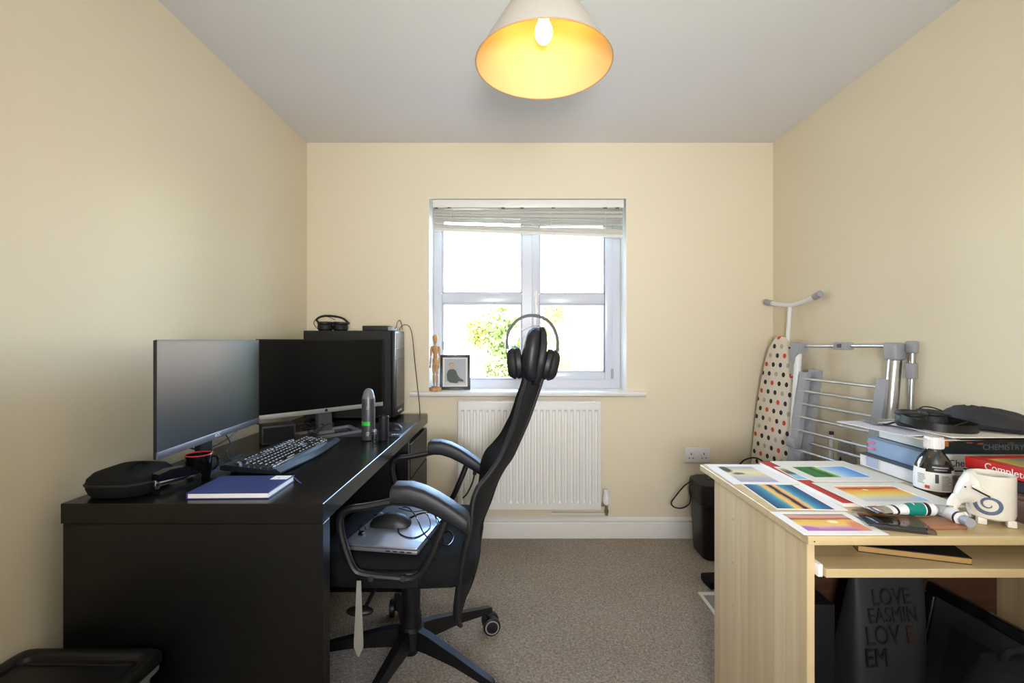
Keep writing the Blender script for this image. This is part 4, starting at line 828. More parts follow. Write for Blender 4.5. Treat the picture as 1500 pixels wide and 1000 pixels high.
f = MB(); f.cyl((AX - .01, yf, 1.09), (AX - .085, yf, .02), .016, seg=14); f.build('far_post', m_plasw, ai)
f = MB(); f.loft([[(x, yf - .03, 1.12), (x, yf + .03, 1.125), (x, yf + .03, 1.08), (x, yf + .025, .96), (x, yf + .005, .96), (x, yf - .002, 1.05), (x, yf - .03, 1.09)] for x in (AX - .03, AX + .012)]); f.build('corner_bracket', m_grey, ai)
# wing: two toothed side plates and rods
def plate(y, hw_, name):
    f = MB(); f.loft([[(x0 - .014, y - hw_, z), (x0 - .014, y + hw_, z), (x0 + .014, y + hw_, z), (x0 + .014, y - hw_, z)] for x0, z in ((1.432, 1.0), (1.42, .95), (1.36, .58), (1.34, .46))]); return f.build(name, m_grey, ai)
def wx(z): return 1.34 + (z - .46) * (1.42 - 1.34) / (.95 - .46)
f = MB(); f.loft([[(wx(z) - .012, 2.185, z), (wx(z) - .012, 2.23, z), (wx(z) + .014, 2.23, z), (wx(z) + .014, 2.185, z)] for z in (.46, .58, .7, .85, .985)]); f.build('wing_side', m_grey, ai)
f = MB(); f.loft([[(wx(z) + .02, 2.155, z), (wx(z) + .02, 2.215, z), (wx(z) + .045, 2.215, z), (wx(z) + .045, 2.155, z)] for z in (.44, .6, .8, .995)]); f.build('frame_side', m_grey, ai)
f = MB(); f.loft([[(wx(z) - .012, 1.79, z), (wx(z) - .012, 1.835, z), (wx(z) + .018, 1.835, z), (wx(z) + .018, 1.79, z)] for z in (.46, .58, .7, .85, .97, .985)]); f.build('wing_side', m_grey, ai)
for z in (.955, .898, .84, .78, .72, .632, .56): 
    MB().cyl((wx(z) - .006, 1.80, z - .002), (wx(z) - .006, 2.22, z), .0062, seg=10).build('rod', m_alu, ai)
for z in (.665, .588): MB().cyl((wx(z) + .03, 1.80, z), (wx(z) + .03, 2.2, z), .0062, seg=10).build('rod', m_alu, ai)
f = MB(); f.box((wx(.64) - .01, 2.205, .66), (.04, .06, .05), .014); f.box((wx(.6) - .005, 2.165, .60), (.035, .05, .06), .014); f.build('pivot_block', m_grey, ai)
f = MB(); f.cyl((wx(.46), 1.81, .455), (1.354, 1.795, .02), .012, seg=10); f.cyl((wx(.46), 2.205, .455), (1.354, 2.205, .0), .012, seg=10); f.build('foot_bar', m_alu, ai)
ai.location = (AX, yn, 0); ai.rotation_euler = (0, 0, R(8.8))
for c_ in ai.children: c_.location = (-AX, -yn, 0)
# slim things standing behind the airer
wr = thing('window_wiper', 'white plastic handle with a dark tip behind the airer rods', 'cleaning tool', (1.462, 2.165, 0)); 
f = MB(); f.cyl((0, 0, .004), (0, 0, .70), .009, seg=12); f.build('handle', m_plasw, wr); MB().cyl((0, 0, .70), (0, 0, .715), .0095, seg=12).build('tip', mat('maroon_tip', (90, 28, 32), .5), wr)
cv_ = thing('clear_cover', 'rounded clear plastic cover against the wall behind the airer rods', 'plastic cover', (1.478, 2.09, 0))
f = MB(); o_ = [(-.05, .004), (.05, .004), (.05, .62), (.042, .668), (.02, .69), (-.02, .69), (-.042, .668), (-.05, .62)]; f.loft([[(x, y, z) for y, z in o_] for x in (-.008, .008)]); f.build('cover', m_haze, cv_)
for y, z in ((.022, .60), (-.012, .588)): MB().ell((-.012, y, z), (.004, .004, .012)).build('dark_clip', m_blackm, cv_)

# ------------------------------------------------------------------ storage box at the foot of the desk
sb = thing('storage_box', 'dark storage box with a recessed black lid on the floor before the desk', 'storage box', (-.998, .928, 0)); sb.scale = (1, 1, 1.02)
hx, hy, H_ = .17, .20, .392
f = MB(); f.loft([superring(a, b_, z, 16, 48) for z, a, b_ in ((.0, hx - .035, hy - .03), (.02, hx - .03, hy - .025), (.345, hx - .016, hy - .016), (.352, hx - .004, hy - .004), (.366, hx - .003, hy - .003))]); f.build('body', mat('translucent_grey_box', (120, 122, 126), .35), sb)
f = MB(); f.loft([superring(a, b_, z, 16, 48) for z, a, b_ in ((.3665, hx - .003, hy - .003), (.368, hx, hy), (.384, hx, hy), (.3905, hx - .003, hy - .003), (.392, hx - .009, hy - .009), (.392, hx - .024, hy - .022), (.388, hx - .03, hy - .028), (.380, hx - .033, hy - .031), (.379, .02, .02))]); f.build('lid', m_black, sb)
for x in (-1, 1): MB().bx(x * (hx - .016) - .012, x * (hx - .016) + .012, -.05, .05, .372, .3925, .004).build('clip_handle', m_black, sb)
MB().bx(-hx + .045, hx - .045, hy - .05, hy - .044, .379, .3835, .002).build('lid_rib', m_black, sb)

# ------------------------------------------------------------------ maple computer desk
MX0, MX1, MY0, MY1, MZ = .592, 1.468, .945, 1.494, .74
md = thing('computer_desk', 'pale maple computer desk with a pull-out shelf covered in paintings', 'desk')
MB().bx(MX0, MX1, MY0, MY1, MZ - .018, MZ, .0012, 1).build('desk_top', m_pine, md)
MB().bx(.606, .622, .972, 1.42, 0, MZ - .0185, .0008, 1).build('side_panel', m_pinev, md); MB().bx(1.438, 1.454, .972, 1.42, 0, MZ - .0185, .0008, 1).build('side_panel', m_pinev, md)
MB().bx(.623, 1.437, 1.40, 1.412, .25, MZ - .0185).build('back_panel', m_walnut, md, 0)
sh_ = MB().bx(.634, 1.426, .955, 1.36, .652, .670, .001, 1).build('pull_out_shelf', m_pine, md)
for x0, x1 in ((.6225, .633), (1.427, 1.4375)): MB().bx(x0, x1, .962, 1.34, .650, .676, .002).build('runner', m_gloss, md)
for y, z in ((1.30, .64), (1.30, .52), (1.30, .40)): MB().cyl((.6055, y, z), (.6064, y, z), .003, seg=10).build('screw_cap', m_grey, md)
MB().cyl((.604, MY0 - .0004, MZ - .01), (.604, MY0 + .002, MZ - .01), .0015, seg=8).build('screw_hole', m_blackm, md)

def paint(name, stops, axis='Y', amp=.12, scale=3, blobs=(), second=None):
    """watercolour: a ramp across the sheet with wavering edges, soft blots on top; second = (edge position, stops) paints the part past a wavering line"""
    m = mat(name, (200, 200, 200), .55); n, l, p = nodes_of(m); tc = n.new('ShaderNodeTexCoord'); sp_ = n.new('ShaderNodeSeparateXYZ'); l.new(tc.outputs['Generated'], sp_.inputs[0])
    nz = n.new('ShaderNodeTexNoise'); nz.inputs['Scale'].default_value = scale; nz.inputs['Detail'].default_value = 5; l.new(tc.outputs['Generated'], nz.inputs['Vector'])
    wob = maths(n, l, 'MULTIPLY', maths(n, l, 'SUBTRACT', nz.outputs['Fac'], .5), amp); pos = maths(n, l, 'ADD', sp_.outputs[axis], wob)
    rp = ramp_node(n, stops); l.new(pos, rp.inputs[0]); col = rp.outputs[0]
    def mixc(fac, a, b_):
        k = n.new('ShaderNodeMix'); k.data_type = 'RGBA'; l.new(fac, k.inputs['Factor']); l.new(a, k.inputs['A'])
        if isinstance(b_, tuple): k.inputs['B'].default_value = srgb(*b_)
        else: l.new(b_, k.inputs['B'])
        return k.outputs['Result']
    if second:
        edge, slope, ax2, st2 = second; r2 = ramp_node(n, st2); p2 = maths(n, l, 'ADD', sp_.outputs[ax2], wob); l.new(p2, r2.inputs[0])
        e_ = maths(n, l, 'ADD', sp_.outputs['X'], maths(n, l, 'MULTIPLY', sp_.outputs['Y'], slope)); g = maths(n, l, 'GREATER_THAN', maths(n, l, 'ADD', e_, maths(n, l, 'MULTIPLY', wob, .3)), edge); col = mixc(g, col, r2.outputs[0])
    for (x, y, rx, ry, c) in blobs:
        dx = maths(n, l, 'DIVIDE', maths(n, l, 'SUBTRACT', sp_.outputs['X'], x), rx); dy = maths(n, l, 'DIVIDE', maths(n, l, 'SUBTRACT', maths(n, l, 'ADD', sp_.outputs['Y'], wob), y), ry)
        q = maths(n, l, 'SUBTRACT', 1.0, maths(n, l, 'ADD', maths(n, l, 'MULTIPLY', dx, dx), maths(n, l, 'MULTIPLY', dy, dy))); mm_ = n.new('ShaderNodeMath'); mm_.operation = 'MULTIPLY'; mm_.use_clamp = True; l.new(q, mm_.inputs[0]); mm_.inputs[1].default_value = 1.4; col = mixc(mm_.outputs[0], col, c)
    l.new(col, p.inputs['Base Color']); return m
def painting(label, cx, cy, z, w_, d_, rz, pr, m, sheet=m_paper, th=.0012):
    t_ = thing('painting', label, 'painting', (cx, cy, z), rz)
    if sheet is m_mount:
        x0, x1, y0, y1 = pr; q = []
        for a in ((-w_ / 2, x0, -d_ / 2, d_ / 2), (x1, w_ / 2, -d_ / 2, d_ / 2), (x0, x1, -d_ / 2, y0), (x0, x1, y1, d_ / 2)): q.append(a)
        f = MB()
        for a in q: f.bx(*a, .0004, .0022)
        f.build('window_mount', sheet, t_, 0); MB().bx(-w_ / 2 + .002, w_ / 2 - .002, -d_ / 2 + .002, d_ / 2 - .002, 0, .0004).build('backing', m_paper, t_, 0); MB().bx(x0 - .002, x1 + .002, y0 - .002, y1 + .002, .0004, .0007).build('artwork', m, t_, 0)
    else:
        MB().bx(-w_ / 2, w_ / 2, -d_ / 2, d_ / 2, 0, th).build('paper', sheet, t_, 0); x0, x1, y0, y1 = pr; MB().bx(x0, x1, y0, y1, th, th + .0003).build('artwork', m, t_, 0)
    return t_
z0 = MZ + .0003
pa = paint('sunset_lilac_painting', [(0, (168, 108, 168)), (.14, (196, 140, 178)), (.3, (236, 196, 140)), (.45, (244, 200, 84)), (.62, (238, 180, 96)), (.70, (110, 66, 76)), (.76, (214, 140, 120)), (.88, (224, 170, 130)), (1, (126, 96, 140))], amp=.16, blobs=((.62, .52, .10, .10, (255, 240, 190)), (.05, .12, .22, .16, (176, 110, 186)), (.93, .25, .2, .35, (226, 140, 110))))
painting('small sunset painting in lilac and yellow at the near corner of the maple desk', .673, 1.015, z0, .172, .126, 0, (-.066, .068, -.045, .047), pa)
pb = paint('blue_diagonal_painting', [(0, (18, 62, 104)), (.16, (30, 112, 150)), (.27, (70, 150, 164)), (.36, (238, 206, 110)), (.44, (226, 160, 100)), (.475, (30, 28, 48)), (.54, (24, 24, 46)), (.57, (226, 150, 110)), (.63, (236, 206, 120)), (.70, (78, 158, 180)), (.84, (24, 112, 158)), (1, (20, 66, 112))], 'X', .10, 4)
painting('deep blue painting with a dark streak edged in orange, unmounted', .698, 1.187, z0, .160, .190, -3, (-.077, .052, -.092, .092), pb)
pc_ = paint('pale_lake_painting', [(0, (168, 164, 186)), (.3, (196, 190, 190)), (.55, (232, 220, 160)), (.8, (214, 206, 180)), (1, (170, 172, 180))], 'Y', .25, 3, blobs=((.12, .8, .16, .26, (58, 68, 50)), (.3, .5, .22, .08, (100, 104, 84))))
painting('pale grey and yellow lake painting at the window end of the maple desk', .691, 1.389, z0, .174, .202, -1, (-.060, .046, -.085, .072), pc_)
# red sketch pads with wire binding
def sketchpad(label, cx, cy, z, w_, d_, rz, th, binding=True):
    t_ = thing('sketch_pad', label, 'sketch pad', (cx, cy, z), rz)
    MB().bx(-w_ / 2, w_ / 2, -d_ / 2, d_ / 2, 0, th - .001).build('page_block', m_mount, t_, 0); MB().bx(-w_ / 2 - .001, w_ / 2 + .001, -d_ / 2 - .001, d_ / 2 + .001, th - .001, th + .0005).build('red_cover', m_red, t_, 0)
    if binding:
        lp_ = MB(); lp_.tube([(0, .006 * math.cos(a * math.pi / 6), .006 * math.sin(a * math.pi / 6)) for a in range(12)], .0008, 5, True); lm = lp_.mesh('wire_loop', m_blackm)
        for k in range(34): inst('wire_loop', lm, t_, (-w_ / 2 + .01 + (w_ - .02) * k / 33, d_ / 2 - .002, th * .5 + .002))
    return t_
sketchpad('red covered wire-bound sketch pad under the mounted paintings', .904, 1.30, z0, .25, .375, 0, .010)
zp = MZ + .0112
f = thing('art_postcard', 'narrow landscape postcard slipped between the pale lake and green hill paintings', 'postcard', (.812, 1.355, zp), -4)
MB().bx(-.03, .03, -.065, .065, 0, .0008).build('card', m_paper, f, 0); MB().bx(-.027, .027, -.06, .055, .0008, .001).build('artwork', paint('postcard_art', [(0, (110, 190, 214)), (.3, (150, 200, 214)), (.5, (40, 44, 44)), (.75, (120, 120, 80)), (1, (226, 216, 180))], 'Y', .2, 5), f, 0)
zp += .0014
pd_ = paint('green_hill_painting', [(0, (20, 96, 52)), (.22, (40, 128, 48)), (.34, (16, 70, 44)), (.42, (96, 178, 44)), (.5, (150, 200, 50))], 'X', .22, 3.5, second=(.49, .05, 'X', [(.45, (228, 226, 226)), (.62, (176, 206, 236)), (.8, (116, 178, 236)), (1, (78, 152, 226))]))
painting('mounted painting of a green hill under blue sky', .922, 1.372, zp, .232, .212, 1, (-.088, .072, -.067, .046), pd_, m_mount)
pe_ = paint('orange_sunset_painting', [(0, (184, 192, 212)), (.2, (206, 206, 196)), (.42, (232, 214, 120)), (.62, (242, 186, 70)), (.78, (234, 136, 64)), (.84, (112, 58, 50)), (.88, (226, 120, 70)), (1, (226, 190, 130))], 'Y', .10, 3.5, blobs=((.42, .76, .06, .05, (255, 236, 170)), (.97, .1, .2, .3, (170, 196, 226))))
painting('mounted orange and yellow sunset painting beside the bottle', .914, 1.164, zp, .234, .186, 1, (-.084, .074, -.054, .064), pe_, m_mount)
painting('blank ivory card lying under the bottle edge of the mounted sunset', 1.03, 1.385, z0, .10, .16, 4, (-.03, .03, -.05, .05), m_mount)

# plastic sleeve of pencils, wood panel, paint tubes
sl = thing('pencil_sleeve', 'clear plastic sleeve of dark pencils by the sunset paintings', 'pencil case', (.812, 1.012, z0), -18)
f = MB(); f.loft([[(x, y * q, z) for x, y in ((-.058, -.05), (.058, -.05), (.058, .05), (-.058, .05))] for z, q in ((0, .97), (.004, 1.0), (.0085, .93))]); f.build('sleeve', m_film, sl)
for k in range(6): MB().cyl((-.052, -.034 + k * .0125, .0042), (.05, -.03 + k * .012, .0042), .0034, seg=6).build('pencil', mat('graphite_pencil', (40, 40, 42), .4) if k != 5 else mat('orange_pencil', (214, 130, 44), .4), sl)
tag(put(MB().box((0, 0, .004), (.115, .052, .008), .0008).build('wood_panel', m_ply), (.885, 1.003, z0), 2), 'thin brown wooden panel under the teal paint tube', 'wooden panel')
def ptube(label, cap_at, tail_at, r, z, bands, cap_m, body_m):
    a, b_ = Vector((*tail_at, z)), Vector((*cap_at, z)); L_ = (b_ - a).length; ang = math.degrees(math.atan2(b_.y - a.y, b_.x - a.x))
    t_ = thing('paint_tube', label, 'paint tube', (a.x, a.y, z), ang)
    def sec(u): 
        k = min(1, u / .62); w_ = r * (1.45 - .45 * k); h_ = r * (.10 + .9 * k ** .8)
        return w_, h_
    def ring(u, g=1.0): w_, h_ = sec(u); return [(u * L_ * .86, w_ * g * math.cos(t), r + h_ * g * math.sin(t) - (r - h_) * .35) for t in [2 * math.pi * i / 20 for i in range(20)]]
    f = MB(); f.loft([ring(u) for u in (.02, .1, .25, .45, .62, .8, .95)] + [[(L_ * .86, r * .6 * math.cos(t), r + r * .6 * math.sin(t)) for t in [2 * math.pi * i / 20 for i in range(20)]]]); bd = f.build('tube_body', body_m, t_)
    f = MB(); w_, h_ = sec(0); f.bx(-.004, .006, -w_, w_, r * .65, r * .65 + .003); f.build('crimped_end', m_chrome, t_)
    for u0, u1, m in bands: f = MB(); f.loft([ring(u0 + (u1 - u0) * i / 3, 1.02) for i in range(4)], cap=False); f.build('printed_band', m, bd)
    f = MB(); f.cyl((L_ * .85, 0, r), (L_ * .88, 0, r), r * .55, seg=18); f.cyl((L_ * .875, 0, r), (L_, 0, r), r * .78, r * .7, seg=22); f.build('cap', cap_m, t_)
    return t_
m_foil = mat('crinkled_foil', (210, 210, 212), .22, metal=1, bump=.6, bscale=60)
ptube('white and teal paint tube lying with its grey cap towards the elephant pot', (.948, 1.035), (.796, 1.040), .0135, z0 + .0085, ((.05, .22, m_foil), (.50, .78, mat('teal_print', (0, 128, 118), .35)), (.80, .86, m_blackm), (.30, .34, m_blackm)), m_grey, m_plasw)
t2 = ptube('white paint tube with a foil tail and upturned grey cap at the desk edge', (.938, .966), (.966, 1.106), .0135, z0, ((.02, .42, m_foil), (.90, .95, m_blackm)), m_grey, m_plasw)
t2.rotation_euler = (0, R(-2), t2.rotation_euler.z); lettering('IO', .016, m_dgrey, t2, (.082, -.006, .0278), (0, 0, R(90)), .0003)
f = MB(); 
tag(put(MB().box((0, 0, .002), (.03, .022, .003), .001).build('red_tag', m_red), (.815, 1.062, z0 + .013), 10), 'small red paper tag by the tail of the teal tube', 'tag')

# bottle of painting medium
bt = thing('medium_bottle', 'glass bottle of painting medium with a white cap and label', 'bottle', (1.086, 1.217, MZ + .0003)); bt.scale = (.93, .93, 1)
f = MB(); f.lathe([(0, .002), (.038, 0), (.0425, .004), (.0437, .012), (.0437, .05), (.041, .07), (.034, .088), (.024, .103), (.018, .110), (.0165, .116), (.0165, .122), (.0145, .122), (.0145, .112), (.022, .1), (.032, .086), (.039, .068), (.0417, .05), (.0417, .012), (.038, .004), (0, .004)], seg=36); f.build('glass', m_bottle, bt)
f = MB(); f.lathe([(0, .004), (.041, .005), (.0413, .045), (.0408, .058), (0, .058)], seg=30); f.build('liquid', mat('olive_medium', (96, 96, 74), .2), bt)
f = MB(); f.lathe([(.0165, .115), (.0215, .116), (.0218, .120), (.0218, .142), (.020, .145), (0, .145)], seg=30)
cp_ = f.build('cap', m_plasw, bt)
for k in range(24):
    a = 2 * math.pi * k / 24; MB().box((.0218 * math.cos(a), .0218 * math.sin(a), .129), (.0012, .0012, .022)).build('cap_rib', m_plasw, cp_, 0)
def wrap(z0_, z1_, a0, a1, g=.0004, name='label', m=m_paper, par=bt):
    pr_ = [(.0437, .012), (.0437, .05), (.041, .07), (.034, .088), (.024, .103)]
    def rad(z):
        for (r0, a), (r1, b_) in zip(pr_, pr_[1:]):
            if a <= z <= b_: return r0 + (r1 - r0) * (z - a) / (b_ - a)
        return .0437
    f = MB(); f.lathe([(rad(z0_ + (z1_ - z0_) * i / 5) + g, z0_ + (z1_ - z0_) * i / 5) for i in range(6)], a0=R(a0), a1=R(a1), seg=24); return f.build(name, m, par)
lb = wrap(.013, .066, 130, 318)
wrap(.060, .080, 205, 285, .0008, 'label_header', m_blackm, lb)
rnd = random.Random(3)
for k in range(10):
    zz = .018 + k * .0037
    wrap(zz, zz + .0012, 250, 250 + rnd.uniform(22, 34), .0008, 'print_line', m_dgrey, lb)
    if k > 2: wrap(zz, zz + .0012, 180, 180 + rnd.uniform(18, 26), .0008, 'print_line', m_dgrey, lb)
wrap(.034, .056, 232, 242, .0008, 'barcode', m_dgrey, lb); wrap(.018, .026, 204, 218, .0008, 'hazard_mark', mat('hazard_red', (190, 70, 60), .5), lb)
wrap(.066, .0685, 230, 268, .0011, 'header_text', m_grey, lb); wrap(.0715, .0745, 224, 276, .0011, 'header_text', m_grey, lb)

# elephant pen pot
el = thing('elephant_pen_pot', 'white ceramic elephant pen pot with a blue wave swirl', 'pen pot', (1.034, 1.02, MZ + .0003), -26); el.scale = (.94, .94, 1)
m_cer = mat('cream_ceramic', (232, 226, 212), .25, coat=.3)
f = MB(); f.lathe([(0, .012), (.034, .012), (.040, .016), (.042, .024), (.042, .100), (.0415, .105), (.039, .106), (.0375, .104), (.0375, .024), (0, .020)], seg=40, sx=1, sy=.95); bdy = f.build('pot_body', m_cer, el)
for x, y in ((-.024, -.022), (.026, -.022), (-.024, .022), (.026, .022)): MB().box((x, y, .0075), (.017, .015, .015), .003).build('foot', m_cer, el)
f = MB(); rr = []
for x, zc, a, b_ in ((-.030, .070, .032, .040), (-.044, .070, .029, .034), (-.052, .062, .024, .028), (-.059, .052, .018, .022), (-.064, .045, .011, .014), (-.066, .043, .004, .005)): rr.append([(x, a * math.cos(t), zc + b_ * math.sin(t)) for t in [2 * math.pi * i / 20 for i in range(20)]])
f.loft(rr); hd_ = f.build('head', m_cer, el)
f = MB(); f.tube(cr([(-.058, 0, .045), (-.068, -.004, .032), (-.070, -.008, .020), (-.062, -.012, .012), (-.052, -.014, .012), (-.046, -.016, .016)], 5), [.013 - .0003 * i for i in range(26)], 10); f.build('trunk', m_cer, el)
f = MB(); f.M = Matrix.Translation((-.038, -.036, .080)) @ Matrix.Rotation(R(28), 4, 'Y'); f.box((.010, -.002, 0), (.036, .010, .007), .003); f.build('ear_flap', m_cer, hd_)
f = MB(); f.M = Matrix.Translation((-.038, -.036, .0745)) @ Matrix.Rotation(R(28), 4, 'Y'); f.box((.010, .0, 0), (.034, .007, .003), .001); f.build('flap_shade', m_blackm, hd_)  # black bar painting the shadow below the ear flap
MB().ell((-.053, -.026, .076), (.0018, .0018, .0018)).build('eye', m_blackm, hd_)
sw = MB(); rows = []
for i in range(46):
    u = i / 45; th = R(-200) + u * R(560); rad_ = .024 * (1 - u) ** .8 + .0025; wd = .0095 * (1 - u) ** .8 + .0010
    rows.append([])
    for k in (-1, 1):
        r_ = rad_ + k * wd * .5; ux = r_ * math.cos(th); uz = .046 + r_ * math.sin(th) * .82; a = ux / .042 - R(112); rows[-1].append((.0424 * math.cos(a), .0424 * .95 * math.sin(a), uz))
sw.grid(rows); sw.build('wave_swirl', mat('slate_blue_glaze', (96, 108, 130), .3, var=.3, vscale=120), bdy)

# brown box, black book and red book to the side of the pot
bxw = thing('wooden_box', 'dark brown wooden box under the books beside the elephant pot', 'box', (0, 0, MZ + .0003))
MB().bx(1.092, 1.36, .93, 1.17, 0, .048, .002).build('body', m_walnut, bxw); MB().bx(1.091, 1.361, .929, 1.171, .0485, .058, .002).build('lid', m_walnut, bxw)
zb = MZ + .059
def book(name, label, x0, x1, y0, y1, z0_, z1_, cover, rz=0, spine='L', pages=m_mount, loc=None):
    cx, cy = (x0 + x1) / 2, (y0 + y1) / 2; t_ = thing(name, label, 'book', (cx, cy, z0_), rz); w_, d_, h_ = (x1 - x0) / 2, (y1 - y0) / 2, z1_ - z0_; c = .0022
    MB().bx(-w_, w_, -d_, d_, 0, c, .0006, 1).build('back_cover', cover, t_); MB().bx(-w_, w_, -d_, d_, h_ - c, h_, .0006, 1).build('front_cover', cover, t_)
    MB().bx(-w_ + .003, w_ - .003, -d_ + .003, d_ - .003, c + .0001, h_ - c - .0001).build('page_block', pages, t_, 0)
    if spine == 'L': s_ = MB().bx(-w_ - .0015, -w_ + .0028, -d_, d_, .0003, h_ - .0003, .001, 1).build('spine', cover, t_)
    elif spine == 'F': s_ = MB().bx(-w_, w_, -d_ - .0015, -d_ + .0028, .0003, h_ - .0003, .001, 1).build('spine', cover, t_)
    return t_
m_bcov = mat('black_book_cover', (28, 28, 30), .4)
t_ = book('paperback_book', 'thin black book with a white spine between the wooden box and red book', 1.112, 1.36, .93, 1.165, zb, zb + .021, m_bcov, 3)
MB().bx(-.1262, -.1256, -.0, .115, .003, .018).build('spine_panel', m_paper, t_, 0); MB().bx(-.1266, -.126, .03, .055, .006, .015).build('spine_picture', mat('ochre_print', (180, 120, 50), .5, var=.5, vscale=90), t_, 0)
t_ = book('art_book', 'red hardback acrylics painting book on top beside the elephant pot', 1.128, 1.38, .90, 1.175, zb + .0215, zb + .0475, mat('red_book_cover', (196, 34, 30), .35), 4)
lettering('Complete Acrylics', .0225, m_paper, t_, (-.1279, .092, .0075), (R(90), 0, R(-90)), .0003, name='spine_title')
MB().bx(-.10, .12, -.12, .11, .0261, .0264).build('cover_picture', paint('seascape_print', [(0, (196, 170, 60)), (.35, (110, 116, 110)), (.6, (90, 98, 100)), (1, (150, 160, 164))], 'X', .3, 4), t_, 0)

# the tall stack by the wall
zf = MZ + .0003
t_ = thing('document_folder', 'white paper-filled folder at the bottom of the stack by the wall', 'folder', (1.27, 1.386, zf)); 
MB().bx(-.172, .172, -.105, .105, .001, .036).build('paper_block', m_paper, t_, 0); MB().bx(-.178, .176, -.108, .108, .0365, .040, .001, 1).build('cover', m_dgrey, t_); MB().bx(-.1755, -.1725, .03, .075, .006, .034).build('edge_label', mat('lavender_label', (176, 180, 200), .6), t_, 0)
MB().bx(-.175, .172, -.108, .108, 0, .0009).build('back_cover', m_dgrey, t_, 0)
zc = zf + .0405
m_lblue = mat('pale_blue_cover', (150, 170, 196), .5)
t_ = book('textbook', 'pale blue chemistry textbook with pink tabs in the stack by the wall', 1.118, 1.44, 1.275, 1.49, zc, zc + .046, m_lblue, 0, 'F', m_lblue)
MB().bx(-.16, .16, -.1102, -.109, .002, .044).build('spine_panel', m_paper, t_, 0); lettering('Chemistry', .026, mat('navy_print', (36, 48, 104), .5), t_, (-.104, -.1104, .012), (R(90), 0, 0), .0003, name='spine_title')
for z_ in (.014, .033): MB().bx(-.1625, -.158, .078, .104, z_ - .003, z_ + .004, .001).build('page_tab', mat('pink_tab', (232, 120, 150), .5), t_)
zc += .0465
t_ = book('textbook', 'dark-spined chemistry textbook with cream pages near the top of the stack', 1.148, 1.45, 1.268, 1.485, zc, zc + .042, mat('dark_teal_cover', (36, 44, 46), .4), -1, 'F')
lettering('CHEMISTRY', .021, mat('grey_print_text', (110, 122, 122), .5), t_, (-.035, -.1104, .012), (R(90), 0, 0), .0003, name='spine_title')
m_orng = mat('molecule_print', (150, 84, 52), .5, var=.6, vscale=60)
for k in range(7): MB().ell((-.12 + .04 * k + .01 * (k % 2), -.1102, .034 - .003 * (k % 3)), (.009, .0008, .003)).build('spine_ornament', m_orng, t_)
MB().bx(-.149, -.125, -.1103, -.1095, .02, .041).build('spine_corner', mat('orange_print', (206, 124, 40), .5), t_, 0)
zc += .0425
def sheet(label, cx, cy, w_, d_, rz, z, m, th=.003, curl=.0):
    f = MB(); rows = []
    for i in range(9):
        u = -1 + i / 4; rows.append([(u * w_ / 2, v * d_ / 2, curl * (max(0, -u)) ** 2 - curl * .4 * max(0, u) ** 2) for v in (-1, 0, 1)])
    f.grid(rows); o = f.build('card_sheet', m, smooth=0); sm_ = o.modifiers.new('thickness', 'SOLIDIFY'); sm_.thickness = th; sm_.offset = 0
    put(o, (cx, cy, z + th / 2 + .0005), rz); return tag(o, label, 'card sheet', 'loose card sheets on the book stack')
sheet('dark card sheet lowest on the chemistry books', 1.295, 1.36, .29, .30, -2, zc + .001, m_bcov, .004)
sheet('ivory card sheet under the mounted offcuts on the chemistry books', 1.25, 1.35, .40, .27, 3, zc + .0055, m_mount, .003)
sheet('black-edged card sheet in the middle of the loose sheets', 1.30, 1.335, .30, .29, -4, zc + .009, m_bcov, .003)
sheet('pale lilac card sheet jutting furthest out towards the airer', 1.205, 1.365, .40, .22, 8, zc + .0125, mat('lilac_card', (206, 204, 214), .6), .0025)
sheet('ivory card sheet topmost under the black headphones', 1.275, 1.33, .33, .27, 1, zc + .0155, m_mount, .003)
sheet('small grey printed sheet beside the headphone cup', 1.12, 1.40, .12, .09, -12, zc + .019, mat('grey_card', (120, 122, 126), .5, var=.4, vscale=30), .002)
sheet('narrow white offcut sheet under the headphone cup', 1.13, 1.375, .11, .05, 18, zc + .0215, m_paper, .0015)
zh = zc + .0235
h2 = headset_flat('wired_headphones', 'black headphones lying on the card sheets by the wall', (1.135, 1.31, zh), -4, .80)
f = MB(); pts = cr([(.075, .02, .018), (.09, -.03, .012), (.085, -.075, .010), (.05, -.105, .010), (.0, -.115, .012), (-.04, -.10, .014), (-.065, -.06, .02), (-.07, -.02, .026)], 6); f.loft([[p + Vector((0, 0, -.009)), p + Vector((.004, .004, -.008)), p + Vector((.004, .004, .010)), p + Vector((0, 0, .012))] for p in pts]); f.build('headband', m_black, h2)
f = MB(); f.tube(cr([(-.07, .0, .012), (-.085, .01, .004), (-.088, .02, .003)], 5), .003, 6); f.tube(cr([(.0, .02, .04), (.03, .03, .052), (.06, .02, .046), (.08, .0, .03)], 5), .0018, 6); f.tube([(.03, -.06, .012), (.09, -.04, .022)], .0016, 6); f.build('cable', m_black, h2)
pb_ = thing('fabric_pouch', 'crumpled dark grey fabric bag heaped behind the black headphones', 'bag', (1.33, 1.32, zh), 0); rnd = random.Random(9)
f = MB(); rr = []
for z_, a, b_, ox in ((.001, .105, .10, 0), (.012, .112, .105, 0), (.026, .098, .092, -.008), (.040, .07, .07, -.022), (.050, .045, .05, -.036), (.055, .015, .02, -.045)):
    rr.append([(ox + a * math.cos(t) * (1 + .09 * math.sin(3 * t + z_ * 60)), b_ * math.sin(t) * (1 + .08 * math.cos(4 * t + z_ * 40)), z_ + .003 * math.sin(5 * t + z_ * 90)) for t in [2 * math.pi * i / 28 for i in range(28)]])
f.loft(rr); f.build('cloth', mat('charcoal_cloth', (44, 44, 48), .8, bump=.3, bscale=200), pb_)
f = MB(); f.tube(cr([(.03, -.07, .036), (.06, -.08, .03), (.075, -.09, .02)], 4), .004, 6); f.build('strap', m_grey, pb_)

